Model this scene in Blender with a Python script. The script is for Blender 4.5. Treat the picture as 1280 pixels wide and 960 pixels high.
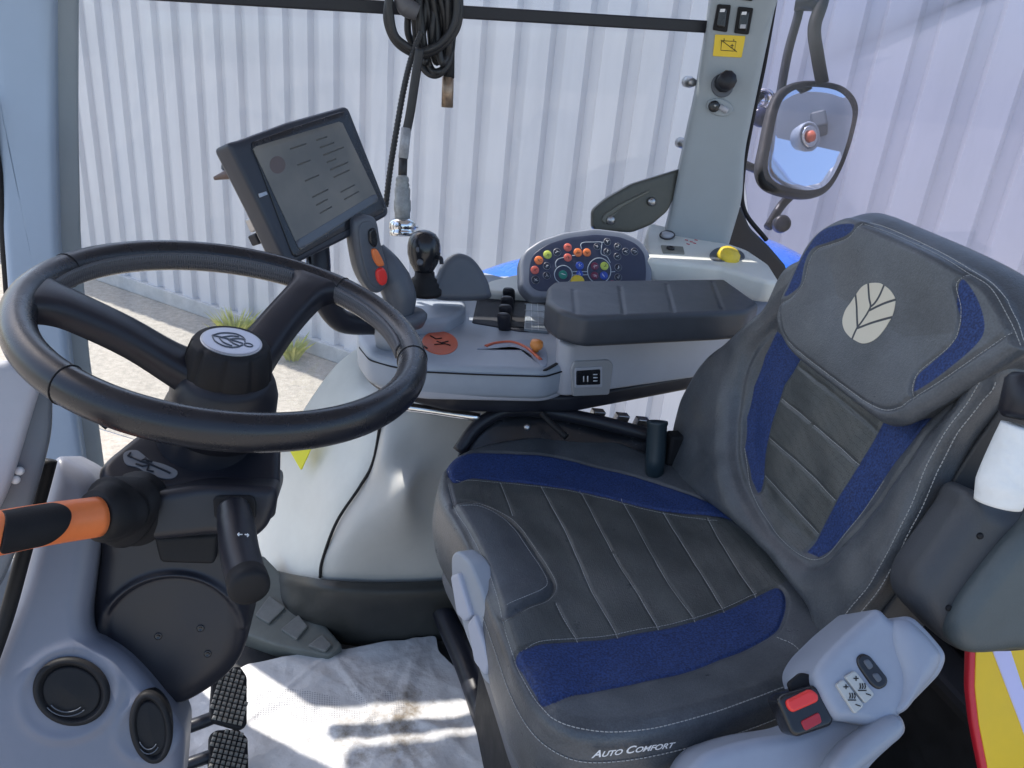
import bpy, bmesh, math, random
import numpy as np
from math import sin, cos, pi, radians, sqrt
random.seed(4)
SC = bpy.context.scene
for _o in list(bpy.data.objects): bpy.data.objects.remove(_o)

# ------------------------------------------------------------ camera
FPX = 961.0                                    # focal length in pixels of a 1280 px wide frame
CAMP = np.array([0.0, 0.0, 1.22])
_p, _r, _y = radians(23.3), radians(5.6), radians(14)
fw = np.array([sin(_y)*cos(_p), cos(_y)*cos(_p), -sin(_p)])
_rt0 = np.array([cos(_y), -sin(_y), 0]); _up0 = np.cross(_rt0, fw)
rt = _rt0*cos(_r)+_up0*sin(_r); up = -_rt0*sin(_r)+_up0*cos(_r)
cam = bpy.data.cameras.new('camera'); camo = bpy.data.objects.new('camera', cam)
SC.collection.objects.link(camo); SC.camera = camo
from mathutils import Matrix, Vector
M = Matrix([[rt[0], up[0], -fw[0], CAMP[0]], [rt[1], up[1], -fw[1], CAMP[1]], [rt[2], up[2], -fw[2], CAMP[2]], [0, 0, 0, 1]])
camo.matrix_world = M
cam.sensor_width = 36; cam.lens = FPX/1280*36; cam.clip_start = 0.02; cam.clip_end = 500
SC.render.resolution_x = 1024; SC.render.resolution_y = 768

# ------------------------------------------------------------ sky, sun, exposure
SUN = np.array([-0.62*cos(radians(58)), 0.785*cos(radians(58)), sin(radians(58))]); SUN /= np.linalg.norm(SUN)
W = bpy.data.worlds.new('World'); SC.world = W; W.use_nodes = True
nt = W.node_tree; nt.nodes.clear()
sky = nt.nodes.new('ShaderNodeTexSky'); sky.sky_type = 'NISHITA'; sky.sun_disc = False
sky.sun_elevation = radians(58); sky.sun_rotation = math.atan2(SUN[0], SUN[1])
sky.air_density = 1.0; sky.dust_density = 2.0
bg = nt.nodes.new('ShaderNodeBackground'); bg.inputs[1].default_value = 0.15
wo = nt.nodes.new('ShaderNodeOutputWorld')
nt.links.new(sky.outputs[0], bg.inputs[0]); nt.links.new(bg.outputs[0], wo.inputs[0])
sl = bpy.data.lights.new('sun', 'SUN'); sl.energy = 2.9; sl.angle = radians(0.5); sl.color = (1, .95, .87)
so = bpy.data.objects.new('sun', sl); SC.collection.objects.link(so); so.location = (0, 5, 8)
so.rotation_euler = Vector(SUN).to_track_quat('Z', 'Y').to_euler()
SC.view_settings.view_transform = 'Standard'; SC.view_settings.look = 'None'
SC.view_settings.exposure = 1.15; SC.view_settings.gamma = 1.0; SC.view_settings.use_curve_mapping = False

# ------------------------------------------------------------ maths helpers
def ray(px, py): return fw + rt*(px-640)/FPX - up*(py-480)/FPX
def atZ(px, py, z): d = ray(px, py); return CAMP + d*(z-CAMP[2])/d[2]
def atY(px, py, y): d = ray(px, py); return CAMP + d*(y-CAMP[1])/d[1]
def atX(px, py, x): d = ray(px, py); return CAMP + d*(x-CAMP[0])/d[0]
def atD(px, py, dd): return CAMP + ray(px, py)*dd
def nrm(v): v = np.array(v, float); return v/np.linalg.norm(v)
class Fr:
    """a local plane: origin, normal and two axes in real space"""
    def __init__(s, o, n, u=None):
        s.o = np.array(o, float); s.n = nrm(n)
        u = rt if u is None else np.array(u, float)
        s.u = nrm(u-(u@s.n)*s.n); s.v = np.cross(s.n, s.u)
    def uv(s, px, py):
        d = ray(px, py); q = CAMP + d*(((s.o-CAMP)@s.n)/(d@s.n)) - s.o
        return np.array([q@s.u, q@s.v])
    def uvs(s, pts): return np.array([s.uv(*p) for p in pts])
    def P(s, u, v, h=0): return s.o + s.u*u + s.v*v + s.n*h
    def off(s, h): return Fr(s.o+s.n*h, s.n, s.u)
def frX(o_px, d, n, u=None): return Fr(atD(o_px[0], o_px[1], d), n, u)
def toward(px, py): return nrm(-ray(px, py))

def catmull(P, k=8, closed=False):
    P = [np.array(p, float) for p in P]; n = len(P); out = []
    R = range(n) if closed else range(n-1)
    for i in R:
        p1, p2 = P[i], P[(i+1) % n]
        p0 = P[(i-1) % n] if (closed or i > 0) else 2*p1-p2
        p3 = P[(i+2) % n] if (closed or i < n-2) else 2*p2-p1
        for j in range(k):
            t = j/k
            out.append(.5*((2*p1)+(-p0+p2)*t+(2*p0-5*p1+4*p2-p3)*t*t+(-p0+3*p1-3*p2+p3)*t**3))
    if not closed: out.append(P[-1])
    return np.array(out)
def fillet(P, r, k=6):
    P = np.array(P, float); n = len(P); out = []
    for i in range(n):
        a, b, c = P[i-1], P[i], P[(i+1) % n]
        la, lc = np.linalg.norm(a-b), np.linalg.norm(c-b)
        t = min(r, .48*la, .48*lc); s = b+(a-b)*t/la; e = b+(c-b)*t/lc
        for j in range(k+1):
            q = j/k; out.append((1-q)**2*s+2*q*(1-q)*b+q*q*e)
    return np.array(out)
def resample(P, n, closed=True):
    P = np.array(P); Q = np.vstack([P, P[:1]]) if closed else P
    L = np.concatenate([[0], np.cumsum(np.linalg.norm(np.diff(Q, axis=0), axis=1))])
    t = np.linspace(0, L[-1], n+1)[:-1] if closed else np.linspace(0, L[-1], n)
    return np.stack([np.interp(t, L, Q[:, k]) for k in range(Q.shape[1])], 1)
def pdist(U, V, poly, closed=False):
    poly = np.array(poly); A = poly; B = np.roll(poly, -1, 0)
    if not closed: A, B = A[:-1], B[:-1]
    sh = np.shape(U); U = np.ravel(U); V = np.ravel(V)
    best = np.full(U.shape, 1e9)
    for a, b in zip(A, B):
        d = b-a; L = max(d@d, 1e-12)
        t = np.clip(((U-a[0])*d[0]+(V-a[1])*d[1])/L, 0, 1)
        q = (U-a[0]-t*d[0])**2+(V-a[1]-t*d[1])**2
        best = np.minimum(best, q)
    return np.sqrt(best).reshape(sh)
def inside(U, V, poly):
    poly = np.array(poly); r = np.zeros(np.shape(U), bool)
    for a, b in zip(poly, np.roll(poly, -1, 0)):
        c = ((a[1] > V) != (b[1] > V)) & (U < (b[0]-a[0])*(V-a[1])/((b[1]-a[1]) or 1e-12)+a[0])
        r ^= c
    return r
def sdf(U, V, poly):
    d = pdist(U, V, poly, True); return np.where(inside(U, V, poly), d, -d)
def sstep(x, a, b): t = np.clip((x-a)/(b-a), 0, 1); return t*t*(3-2*t)

# ------------------------------------------------------------ object helpers
ORG = {}
def thing(name, label, cat, loc, group=None):
    o = bpy.data.objects.new(name, None); SC.collection.objects.link(o)
    o.empty_display_size = .05; o.location = tuple(loc); ORG[o.name] = np.array(loc, float)
    o['label'] = label; o['category'] = cat; o['kind'] = 'thing'
    if group: o['group'] = group
    return o
def tag(o, label=None, cat=None, group=None, kind=None):
    if label: o['label'] = label
    if cat: o['category'] = cat
    if group: o['group'] = group
    if kind: o['kind'] = kind
    elif cat: o['kind'] = 'thing'
    return o
def mk(name, V, F, mat, parent=None, smooth=True, loc=None, attrs=None):
    V = np.array(V, float)
    if parent is not None: org = ORG[parent.name]
    else: org = np.array(loc, float) if loc is not None else np.array([*V[:, :2].mean(0), V[:, 2].min()])
    me = bpy.data.meshes.new(name); me.from_pydata((V-org).tolist(), [], [list(map(int, f)) for f in F]); me.validate()
    if smooth: me.polygons.foreach_set('use_smooth', [True]*len(me.polygons))
    me.materials.append(mat)
    if attrs:
        for k, a in attrs.items():
            at = me.attributes.new(k, 'FLOAT', 'POINT'); at.data.foreach_set('value', np.array(a, float))
    bm = bmesh.new(); bm.from_mesh(me); bmesh.ops.recalc_face_normals(bm, faces=bm.faces); bm.to_mesh(me); bm.free()
    o = bpy.data.objects.new(name, me); SC.collection.objects.link(o)
    if parent is not None: o.parent = parent
    else: o.location = tuple(org)
    ORG[o.name] = org
    return o
class MB:
    def __init__(s): s.V = []; s.F = []; s.n = 0
    def add(s, V, F):
        V = np.array(V, float); s.V.append(V); s.F += [[i+s.n for i in f] for f in F]; s.n += len(V)
    def build(s, name, mat, parent=None, smooth=True, loc=None):
        return mk(name, np.vstack(s.V), s.F, mat, parent, smooth, loc)
def pad_geo(fr, out, T, er, disp=None, nt_=120, nr=10, ctr=None, wallk=2, bulge=0.0, shear=None):
    B = resample(out, nt_); c = np.array(ctr) if ctr is not None else B.mean(0)
    Rm = np.linalg.norm(B-c, axis=1).mean()
    er_ = min(er, .9*Rm)
    ss = [1-er_*(1-cos(a))/Rm for a in np.linspace(0, pi/2, 8)]
    ss += list(np.linspace(ss[-1], .02, nr+2)[1:])
    pts = []; h0 = []
    nW = wallk
    rings = []
    def heights(P):
        d = pdist(P[:, 0], P[:, 1], B, True)
        h = np.where(d < er, np.sqrt(np.maximum(er*er-(er-np.minimum(d, er))**2, 0))-er, 0)
        if disp is not None: h = h+disp(P[:, 0], P[:, 1], d)
        return h
    for s in ss: rings.append(c+(B-c)*s)
    P = np.vstack(rings+[c[None]]); H = heights(P)
    n = nt_; V = [fr.o+P[:, :1]*fr.u+P[:, 1:]*fr.v+H[:, None]*fr.n]
    F = []
    R = len(ss)
    for k in range(R-1):
        for j in range(n):
            F.append([k*n+j, k*n+(j+1) % n, (k+1)*n+(j+1) % n, (k+1)*n+j])
    cidx = R*n
    for j in range(n): F.append([(R-1)*n+j, (R-1)*n+(j+1) % n, cidx])
    base = cidx+1; prev = list(range(n)); uvP = [P]
    top = H[:n]; lowr = min(er, .3*(T-er)) if T > er else 0
    steps = [(1-(1-q)**1*1, 1+bulge*sin(pi*q)) for q in np.linspace(0, 1, wallk+1)[1:]]
    shv = np.zeros(3) if shear is None else np.array(shear)
    for q, sc in steps:
        z = top*(1-q)+(-T+lowr)*q; Q = c+(B-c)*sc
        V.append(fr.o+Q[:, :1]*fr.u+Q[:, 1:]*fr.v+z[:, None]*fr.n+shv*sin(min(1, q*1.6)*pi/2)*(1 if q < .62 else 1-.5*((q-.62)/.38)**2)); uvP.append(Q)
        cur = list(range(base, base+n)); base += n
        for j in range(n): F.append([prev[j], prev[(j+1) % n], cur[(j+1) % n], cur[j]])
        prev = cur
    for a in (.5, 1.0):
        Q = c+(B-c)*(1-lowr*(1-cos(a*pi/2))/Rm); z = np.full(n, -T+lowr*(1-sin(a*pi/2)))
        V.append(fr.o+Q[:, :1]*fr.u+Q[:, 1:]*fr.v+z[:, None]*fr.n+shv*.5); uvP.append(Q)
        cur = list(range(base, base+n)); base += n
        for j in range(n): F.append([prev[j], prev[(j+1) % n], cur[(j+1) % n], cur[j]])
        prev = cur
    F.append(prev)
    return np.vstack(V), F, np.vstack(uvP), heights, R*n+1
def pad(name, fr, pts, mat, T=.02, er=.004, parent=None, kind='round', rad=.01, disp=None, attrs=None,
        nt_=120, nr=8, px=True, loc=None, ctr=None, wallk=2, bulge=0.0, shear=None):
    """a solid with rounded rim whose front face lies on plane fr; outline given as image points on that plane or as local points"""
    o2 = fr.uvs(pts) if px else np.array(pts, float)
    if kind == 'smooth': o2 = catmull(o2, 10, True)
    elif kind == 'round': o2 = fillet(o2, rad)
    V, F, uv, hf, ntop = pad_geo(fr, o2, T, er, disp, nt_, nr, ctr, wallk, bulge, shear)
    A = None
    if attrs:
        A = {}
        for k, f in attrs.items():
            a = f(uv[:, 0], uv[:, 1]); A[k] = a
        wall = np.zeros(len(uv)); wall[ntop:] = 1; A['wall'] = wall
    o = mk(name, V, F, mat, parent, True, loc, A)
    o_surf = lambda uvp: fr.o+uvp[:, :1]*fr.u+uvp[:, 1:]*fr.v+hf(uvp)[:, None]*fr.n
    SURF[o.name] = o_surf
    return o
SURF = {}
def ellipse(c, a, b, n=32, rot=0):
    return [(c[0]+a*cos(t)*cos(rot)-b*sin(t)*sin(rot), c[1]+a*cos(t)*sin(rot)+b*sin(t)*cos(rot)) for t in np.linspace(0, 2*pi, n, endpoint=False)]
def tube_geo(P, r, seg=10, closed=False, k=8, flat=None, smooth=True):
    P = np.array(P, float)
    Q = catmull(P, k, closed) if smooth and len(P) > 2 else P
    if not hasattr(r, '__len__'): rr = np.full(len(Q), r)
    else: rr = np.interp(np.linspace(0, 1, len(Q)), np.linspace(0, 1, len(r)), r)
    V = []; F = []; n = len(Q)
    T = np.gradient(Q, axis=0) if not closed else np.roll(Q, -1, 0)-np.roll(Q, 1, 0)
    T /= np.linalg.norm(T, axis=1)[:, None]+1e-12
    a = np.cross(T[0], [0, 0, 1.0]);
    if np.linalg.norm(a) < .05: a = np.cross(T[0], [1.0, 0, 0])
    if flat is not None: a = np.array(flat[0], float)
    for i in range(n):
        a = (a if flat is None else np.array(flat[0], float)); a = a-(a@T[i])*T[i]; a = a/np.linalg.norm(a); b = np.cross(T[i], a)
        fx = 1 if flat is None else flat[1]
        for j in range(seg):
            t = 2*pi*j/seg; V.append(Q[i]+rr[i]*(cos(t)*a*fx+sin(t)*b))
    m = n if closed else n-1
    for i in range(m):
        for j in range(seg):
            F.append([i*seg+j, i*seg+(j+1) % seg, ((i+1) % n)*seg+(j+1) % seg, ((i+1) % n)*seg+j])
    if not closed: F += [list(range(seg)), [(n-1)*seg+j for j in range(seg)]]
    return V, F
def tube(name, P, r, mat, parent=None, seg=12, closed=False, k=8, flat=None, loc=None, smooth=True):
    V, F = tube_geo(P, r, seg, closed, k, flat, smooth); return mk(name, V, F, mat, parent, True, loc)
def lathe_geo(o, ax, prof, seg=24):
    ax = nrm(ax); a = np.cross(ax, [0, 0, 1.0])
    if np.linalg.norm(a) < .1: a = np.cross(ax, [1.0, 0, 0])
    a = nrm(a); b = np.cross(ax, a); V = []; F = []
    for r, h in prof:
        for j in range(seg):
            t = 2*pi*j/seg; V.append(np.array(o)+ax*h+max(r, 1e-5)*(cos(t)*a+sin(t)*b))
    for i in range(len(prof)-1):
        for j in range(seg): F.append([i*seg+j, i*seg+(j+1) % seg, (i+1)*seg+(j+1) % seg, (i+1)*seg+j])
    F += [list(range(seg)), [(len(prof)-1)*seg+j for j in range(seg)]]
    return V, F
def lathe(name, o, ax, prof, mat, parent=None, seg=24, loc=None):
    V, F = lathe_geo(o, ax, prof, seg); return mk(name, V, F, mat, parent, True, loc)
def box_geo(c, ax, size, bev=0.0):
    bm = bmesh.new(); bmesh.ops.create_cube(bm, size=1)
    for v in bm.verts: v.co = Vector((v.co.x*size[0], v.co.y*size[1], v.co.z*size[2]))
    if bev: bmesh.ops.bevel(bm, geom=bm.edges[:], offset=bev, segments=3, affect='EDGES', profile=.5)
    ax = [nrm(a) for a in ax]
    V = [np.array(c)+ax[0]*v.co.x+ax[1]*v.co.y+ax[2]*v.co.z for v in bm.verts]
    F = [[v.index for v in f.verts] for f in bm.faces]; bm.free()
    return V, F
def box(name, c, ax, size, mat, parent=None, bev=.002, loc=None):
    V, F = box_geo(c, ax, size, bev); return mk(name, V, F, mat, parent, False, loc)
XYZ = (np.array([1., 0, 0]), np.array([0, 1., 0]), np.array([0, 0, 1.]))
def sheet_geo(G, thick=.01, k=8):
    G = np.array(G, float); R = np.stack([catmull(G[i], k) for i in range(G.shape[0])])
    S = np.stack([catmull(R[:, j], k) for j in range(R.shape[1])], 1)
    du = np.gradient(S, axis=1); dv = np.gradient(S, axis=0); N = np.cross(du, dv); N /= np.linalg.norm(N, axis=2)[..., None]+1e-12
    if (N.reshape(-1, 3).mean(0) @ (CAMP-S.reshape(-1, 3).mean(0))) < 0: N = -N
    B = S-N*thick; a, b = S.shape[:2]
    V = np.vstack([S.reshape(-1, 3), B.reshape(-1, 3)]); F = []; o = a*b
    for i in range(a-1):
        for j in range(b-1):
            q = [i*b+j, i*b+j+1, (i+1)*b+j+1, (i+1)*b+j]; F.append(q); F.append([x+o for x in q[::-1]])
    rim = [j for j in range(b)]+[i*b+b-1 for i in range(1, a)]+[(a-1)*b+j for j in range(b-2, -1, -1)]+[i*b for i in range(a-2, 0, -1)]
    for x, y in zip(rim, rim[1:]+rim[:1]): F.append([x, y, y+o, x+o])
    return V, F
def sheet(name, G, mat, parent=None, thick=.01, k=8, loc=None):
    V, F = sheet_geo(G, thick, k); return mk(name, V, F, mat, parent, True, loc)
def loft(name, S, mat, parent=None, k=1, ck=1, loc=None, smooth=True):
    """sections: closed loops with the same number of points"""
    S = [catmull(s, ck, True) if ck > 1 else np.array(s, float) for s in S]; S = np.array(S)
    if k > 1: S = np.stack([catmull(S[:, j], k) for j in range(S.shape[1])], 1)
    a, b = S.shape[:2]; F = []
    for i in range(a-1):
        for j in range(b): F.append([i*b+j, i*b+(j+1) % b, (i+1)*b+(j+1) % b, (i+1)*b+j])
    F += [list(range(b)), [(a-1)*b+j for j in range(b)]]
    return mk(name, S.reshape(-1, 3), F, mat, parent, smooth, loc)
def text(name, s, o, u, v, size, mat, parent=None, ext=.0003, shear=0, space=1.0, align='CENTER', bold=0):
    cu = bpy.data.curves.new('t', 'FONT'); cu.body = s; cu.size = 1; cu.extrude = 0; cu.offset = bold; cu.shear = shear; cu.space_character = space
    cu.align_x = align; cu.align_y = 'CENTER'; to = bpy.data.objects.new('t', cu); SC.collection.objects.link(to)
    dg = bpy.context.evaluated_depsgraph_get(); me = bpy.data.meshes.new_from_object(to.evaluated_get(dg))
    V = [np.array(o)+nrm(u)*x.co.x*size+nrm(v)*x.co.y*size for x in me.vertices]; F = [list(p.vertices) for p in me.polygons]
    bpy.data.objects.remove(to); bpy.data.meshes.remove(me)
    n = np.cross(nrm(u), nrm(v)); return mk(name, np.array(V)+n*ext, F, mat, parent, False)
def threads(mb, surf, line, pitch=.006, ln=.004, r=.0006):
    L = resample(catmull(line, 8), max(2, int(np.sum(np.linalg.norm(np.diff(catmull(line, 8), axis=0), axis=1))/pitch)), False)
    D_ = np.gradient(L, axis=0); D_ /= np.linalg.norm(D_, axis=1)[:, None]+1e-9
    A = surf(L-D_*ln/2); B = surf(L+D_*ln/2)
    for a, b in zip(A, B):
        m = (a+b)/2
        V, F = tube_geo([a, b], r, 5, smooth=False); mb.add(V, F)

# ------------------------------------------------------------ materials
def mat(name, col, rough=.5, metal=0, bump=None, noise=None, spec=.5, coat=0, sub=None):
    m = bpy.data.materials.new(name); m.use_nodes = True; t = m.node_tree; b = t.nodes['Principled BSDF']
    b.inputs['Base Color'].default_value = (*col, 1); b.inputs['Roughness'].default_value = rough
    b.inputs['Metallic'].default_value = metal; b.inputs['Specular IOR Level'].default_value = spec
    b.inputs['Coat Weight'].default_value = coat
    tc = t.nodes.new('ShaderNodeTexCoord')
    if noise:                                  # (scale, amount) of slow colour and gloss variation
        sc, am = noise[:2]
        n = t.nodes.new('ShaderNodeTexNoise'); n.inputs['Scale'].default_value = sc; n.inputs['Detail'].default_value = 8; n.inputs['Roughness'].default_value = .65
        t.links.new(tc.outputs['Object'], n.inputs['Vector'])
        r = t.nodes.new('ShaderNodeMapRange'); r.inputs[1].default_value = .3; r.inputs[2].default_value = .7
        r.inputs[3].default_value = 1-am; r.inputs[4].default_value = 1+am
        t.links.new(n.outputs['Fac'], r.inputs[0])
        x = t.nodes.new('ShaderNodeMix'); x.data_type = 'RGBA'; x.blend_type = 'MULTIPLY'; x.inputs[0].default_value = 1
        x.inputs[6].default_value = (*col, 1); t.links.new(r.outputs[0], x.inputs[7]); t.links.new(x.outputs[2], b.inputs['Base Color'])
        r2 = t.nodes.new('ShaderNodeMapRange'); r2.inputs[1].default_value = .3; r2.inputs[2].default_value = .7
        r2.inputs[3].default_value = max(rough-.08, 0.02); r2.inputs[4].default_value = min(rough+.1, 1)
        t.links.new(n.outputs['Fac'], r2.inputs[0]); t.links.new(r2.outputs[0], b.inputs['Roughness'])
    if bump:                                   # (scale, strength, distance)
        v = t.nodes.new('ShaderNodeTexNoise') if len(bump) < 4 else t.nodes.new('ShaderNodeTexVoronoi')
        v.inputs['Scale'].default_value = bump[0]; t.links.new(tc.outputs['Object'], v.inputs['Vector'])
        bp = t.nodes.new('ShaderNodeBump'); bp.inputs['Strength'].default_value = bump[1]; bp.inputs['Distance'].default_value = bump[2]
        t.links.new(v.outputs[0], bp.inputs['Height']); t.links.new(bp.outputs[0], b.inputs['Normal'])
    return m
grey = mat('grey moulded plastic', (.31, .345, .40), .45, noise=(14, .06), bump=(900, .12, .0006))
greyl = mat('light grey moulded plastic', (.43, .435, .475), .42, noise=(9, .06), bump=(900, .1, .0006))
greyw = mat('pale beige grey plastic', (.70, .70, .65), .42, noise=(7, .07), bump=(800, .1, .0006))
greyd = mat('slate grey plastic', (.085, .097, .12), .42, noise=(18, .1), bump=(900, .12, .0005))
dash = mat('dash grey plastic', (.158, .170, .215), .38, noise=(10, .06), bump=(900, .1, .0006))
blk = mat('black plastic', (.016, .017, .024), .38, noise=(16, .2), bump=(900, .15, .0005), spec=.35)
blkg = mat('glossy black plastic', (.015, .016, .02), .22, noise=(20, .2))
blkm = mat('matt black rubber', (.014, .014, .016), .6, noise=(25, .3), bump=(500, .2, .0008), spec=.25)
wheell = mat('dark wheel leather', (.011, .012, .017), .27, noise=(22, .15), bump=(700, .2, .0005))
pillarm = mat('pillar grey', (.30, .335, .36), .4, noise=(6, .05), bump=(900, .08, .0005))
apil = mat('front pillar blue grey', (.33, .41, .52), .35, noise=(4, .05))
orange = mat('orange plastic', (.78, .20, .06), .38, noise=(30, .08))
orangeb = mat('dull orange plastic', (.55, .12, .06), .45, noise=(30, .12))
red = mat('red plastic', (.75, .04, .035), .35)
yellow = mat('yellow plastic', (.75, .55, .05), .42, noise=(40, .15))
ystick = mat('yellow sticker', (.8, .56, .03), .45)
white = mat('white marking', (.75, .76, .78), .5)
thread = mat('pale thread', (.40, .40, .39), .8)
chrome = mat('chrome', (.7, .7, .7), .12, 1, noise=(60, .15))
steel = mat('brushed steel', (.42, .42, .43), .35, 1, noise=(60, .2))
brass = mat('dull brass', (.36, .27, .2), .45, .8, noise=(90, .35))
bluep = mat('blue tractor paint', (.008, .13, .62), .22, coat=.6, noise=(5, .05))
wrap = mat('white wrapping film', (.78, .79, .78), .45, noise=(30, .06), bump=(60, .6, .004))
cable = mat('black cable sheath', (.02, .021, .024), .45, bump=(700, .3, .001))
redline = mat('red bag edge', (.6, .02, .04), .4)
byellow = mat('yellow carton board', (.85, .55, .02), .45, noise=(12, .05))
lilac = mat('pale lilac print', (.6, .58, .85), .5)
rubfloor = mat('black rubber floor', (.02, .021, .024), .5, noise=(9, .35), bump=(200, .3, .001))
felt = mat('grey rubber pads', (.16, .165, .16), .6, noise=(40, .2), bump=(500, .3, .001))
def glassmat(tint=(.95, .965, .97)):
    m = bpy.data.materials.new('window glass'); m.use_nodes = True; t = m.node_tree; t.nodes.clear()
    o = t.nodes.new('ShaderNodeOutputMaterial'); tr = t.nodes.new('ShaderNodeBsdfTransparent'); tr.inputs[0].default_value = (*tint, 1)
    g = t.nodes.new('ShaderNodeBsdfGlossy'); g.inputs['Roughness'].default_value = .0
    d = t.nodes.new('ShaderNodeBsdfDiffuse'); d.inputs[0].default_value = (.8, .8, .8, 1)  # whitish film: dust, plus the reflected haze put into the glass colour
    f = t.nodes.new('ShaderNodeFresnel'); f.inputs[0].default_value = 1.45
    mx = t.nodes.new('ShaderNodeMixShader'); m2 = t.nodes.new('ShaderNodeMixShader')
    tc = t.nodes.new('ShaderNodeTexCoord'); n = t.nodes.new('ShaderNodeTexNoise'); n.inputs['Scale'].default_value = 3; n.inputs['Detail'].default_value = 6
    r = t.nodes.new('ShaderNodeMapRange'); r.inputs[1].default_value = .4; r.inputs[2].default_value = .75; r.inputs[3].default_value = .008; r.inputs[4].default_value = .07
    t.links.new(tc.outputs['Object'], n.inputs['Vector']); t.links.new(n.outputs['Fac'], r.inputs[0]); t.links.new(r.outputs[0], m2.inputs[0])
    t.links.new(tr.outputs[0], m2.inputs[1]); t.links.new(d.outputs[0], m2.inputs[2])
    t.links.new(f.outputs[0], mx.inputs[0]); t.links.new(m2.outputs[0], mx.inputs[1]); t.links.new(g.outputs[0], mx.inputs[2])
    t.links.new(mx.outputs[0], o.inputs[0]); return m
glass = glassmat(); glass2 = glassmat((.90, .90, .985)); glass2.name = 'violet tinted glass'
def rich(name, c1, c2, scale, rough, bump=None, c3=None, stretch=(1, 1, 1)):
    m = bpy.data.materials.new(name); m.use_nodes = True; t = m.node_tree; b = t.nodes['Principled BSDF']
    tc = t.nodes.new('ShaderNodeTexCoord'); mp = t.nodes.new('ShaderNodeMapping'); mp.inputs['Scale'].default_value = stretch
    t.links.new(tc.outputs['Object'], mp.inputs[0])
    n = t.nodes.new('ShaderNodeTexNoise'); n.inputs['Scale'].default_value = scale; n.inputs['Detail'].default_value = 10; n.inputs['Roughness'].default_value = .7
    t.links.new(mp.outputs[0], n.inputs['Vector'])
    r = t.nodes.new('ShaderNodeValToRGB'); r.color_ramp.elements[0].position = .32; r.color_ramp.elements[1].position = .68
    r.color_ramp.elements[0].color = (*c1, 1); r.color_ramp.elements[1].color = (*c2, 1)
    if c3: e = r.color_ramp.elements.new(.5); e.color = (*c3, 1)
    t.links.new(n.outputs['Fac'], r.inputs[0]); t.links.new(r.outputs[0], b.inputs['Base Color']); b.inputs['Roughness'].default_value = rough
    if bump:
        v = t.nodes.new('ShaderNodeTexNoise'); v.inputs['Scale'].default_value = bump[0]; v.inputs['Detail'].default_value = 6
        t.links.new(tc.outputs['Object'], v.inputs['Vector'])
        bp = t.nodes.new('ShaderNodeBump'); bp.inputs['Strength'].default_value = bump[1]; bp.inputs['Distance'].default_value = bump[2]
        t.links.new(v.outputs[0], bp.inputs['Height']); t.links.new(bp.outputs[0], b.inputs['Normal'])
    return m
gravel = rich('pale gravel', (.27, .25, .22), (.46, .42, .37), 18, .9, (70, .6, .012), (.37, .335, .29))
wallm = rich('pale painted sheet metal', (.53, .53, .565), (.64, .64, .67), 1.2, .45, None, None, (2, 2, .25))
plinthm = rich('concrete plinth', (.4, .4, .4), (.55, .54, .53), 8, .8)
leafm = rich('dry green weeds', (.30, .34, .06), (.62, .58, .20), 12, .7)

# ------------------------------------------------------------ outside: ground and corrugated wall
GZ = -1.3
V = [(-60, -60, GZ), (60, -60, GZ), (60, 60, GZ), (-60, 60, GZ)]
tag(mk('ground', V, [[0, 1, 2, 3]], gravel, None, False, loc=(0, 0, GZ)), kind='structure')
wd = nrm([2.57, -2.35, 0]); wn = np.array([-wd[1]*-1, 0, 0]); wn = nrm([wd[1], -wd[0], 0])
if wn@(CAMP-np.array([0.06, 6.09, 1.22])) < 0: wn = -wn
wo_ = np.array([0.059, 6.09, 0])
prof = [(0, .042), (.14, .042), (.16, 0), (.228, 0), (.25, .042)]
Vb = []; Fb = []
s0 = -9.0; cols = []
for i in range(72):
    for (a, h) in prof[:-1]: cols.append((s0+i*.25+a, h))
ZT = 2.35
for (s, h) in cols:
    for zz in (GZ+.12, ZT): Vb.append(wo_+wd*s-wn*(.04-h)+np.array([0, 0, zz]))
n0 = len(Vb)
for (s, h) in cols:
    for zz in (GZ+.12, ZT): Vb.append(wo_+wd*s-wn*.12+np.array([0, 0, zz]))
for j in range(len(cols)-1):
    a = 2*j; Fb.append([a, a+2, a+3, a+1]); Fb.append([n0+a, n0+a+1, n0+a+3, n0+a+2]); Fb.append([a+1, a+3, n0+a+3, n0+a+1])
wt = thing('corrugated_wall', 'pale ribbed sheet metal wall beyond the cab windows', 'wall', wo_+[0, 0, GZ])
mk('cladding', Vb, Fb, wallm, wt, False)
box('plinth', wo_+wd*0-wn*.05+np.array([0, 0, GZ+.07]), (wd, wn, XYZ[2]), (18, .16, .14), plinthm, wt, .01)
def weed(px, py, h, n, lab, spread=.16):
    c = atZ(px, py, GZ)+np.array([-.1, -.14, 0]); mb = MB()
    for i in range(n):
        a = random.uniform(0, 2*pi); r = random.uniform(0, spread*.5); b0 = c+np.array([cos(a)*r, sin(a)*r, 0])
        l = h*random.uniform(.5, 1); le = random.uniform(.2, .7)
        d = np.array([cos(a)*le, sin(a)*le, 1]); sd = nrm(np.cross(d, [0.3, .9, .1]))*random.uniform(.006, .014)
        m = b0+d*l*.5; e = b0+d*l+np.array([cos(a), sin(a), -.2])*l*.25
        mb.add([b0-sd*.5, b0+sd*.5, m+sd, m-sd, e], [[0, 1, 2, 3], [3, 2, 4]])
    o = mb.build('weed_plant', leafm, loc=c); tag(o, lab, 'weed', 'weeds along the foot of the wall')
weed(312, 422, .30, 150, 'larger tuft of yellow green weeds at the wall foot, right behind the wheel hub')
weed(382, 442, .22, 60, 'smaller tuft of weeds at the wall foot beside the right wheel spoke', .1)
weed(345, 436, .08, 30, 'low sparse tuft of weeds between the two taller tufts at the wall foot')

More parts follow.
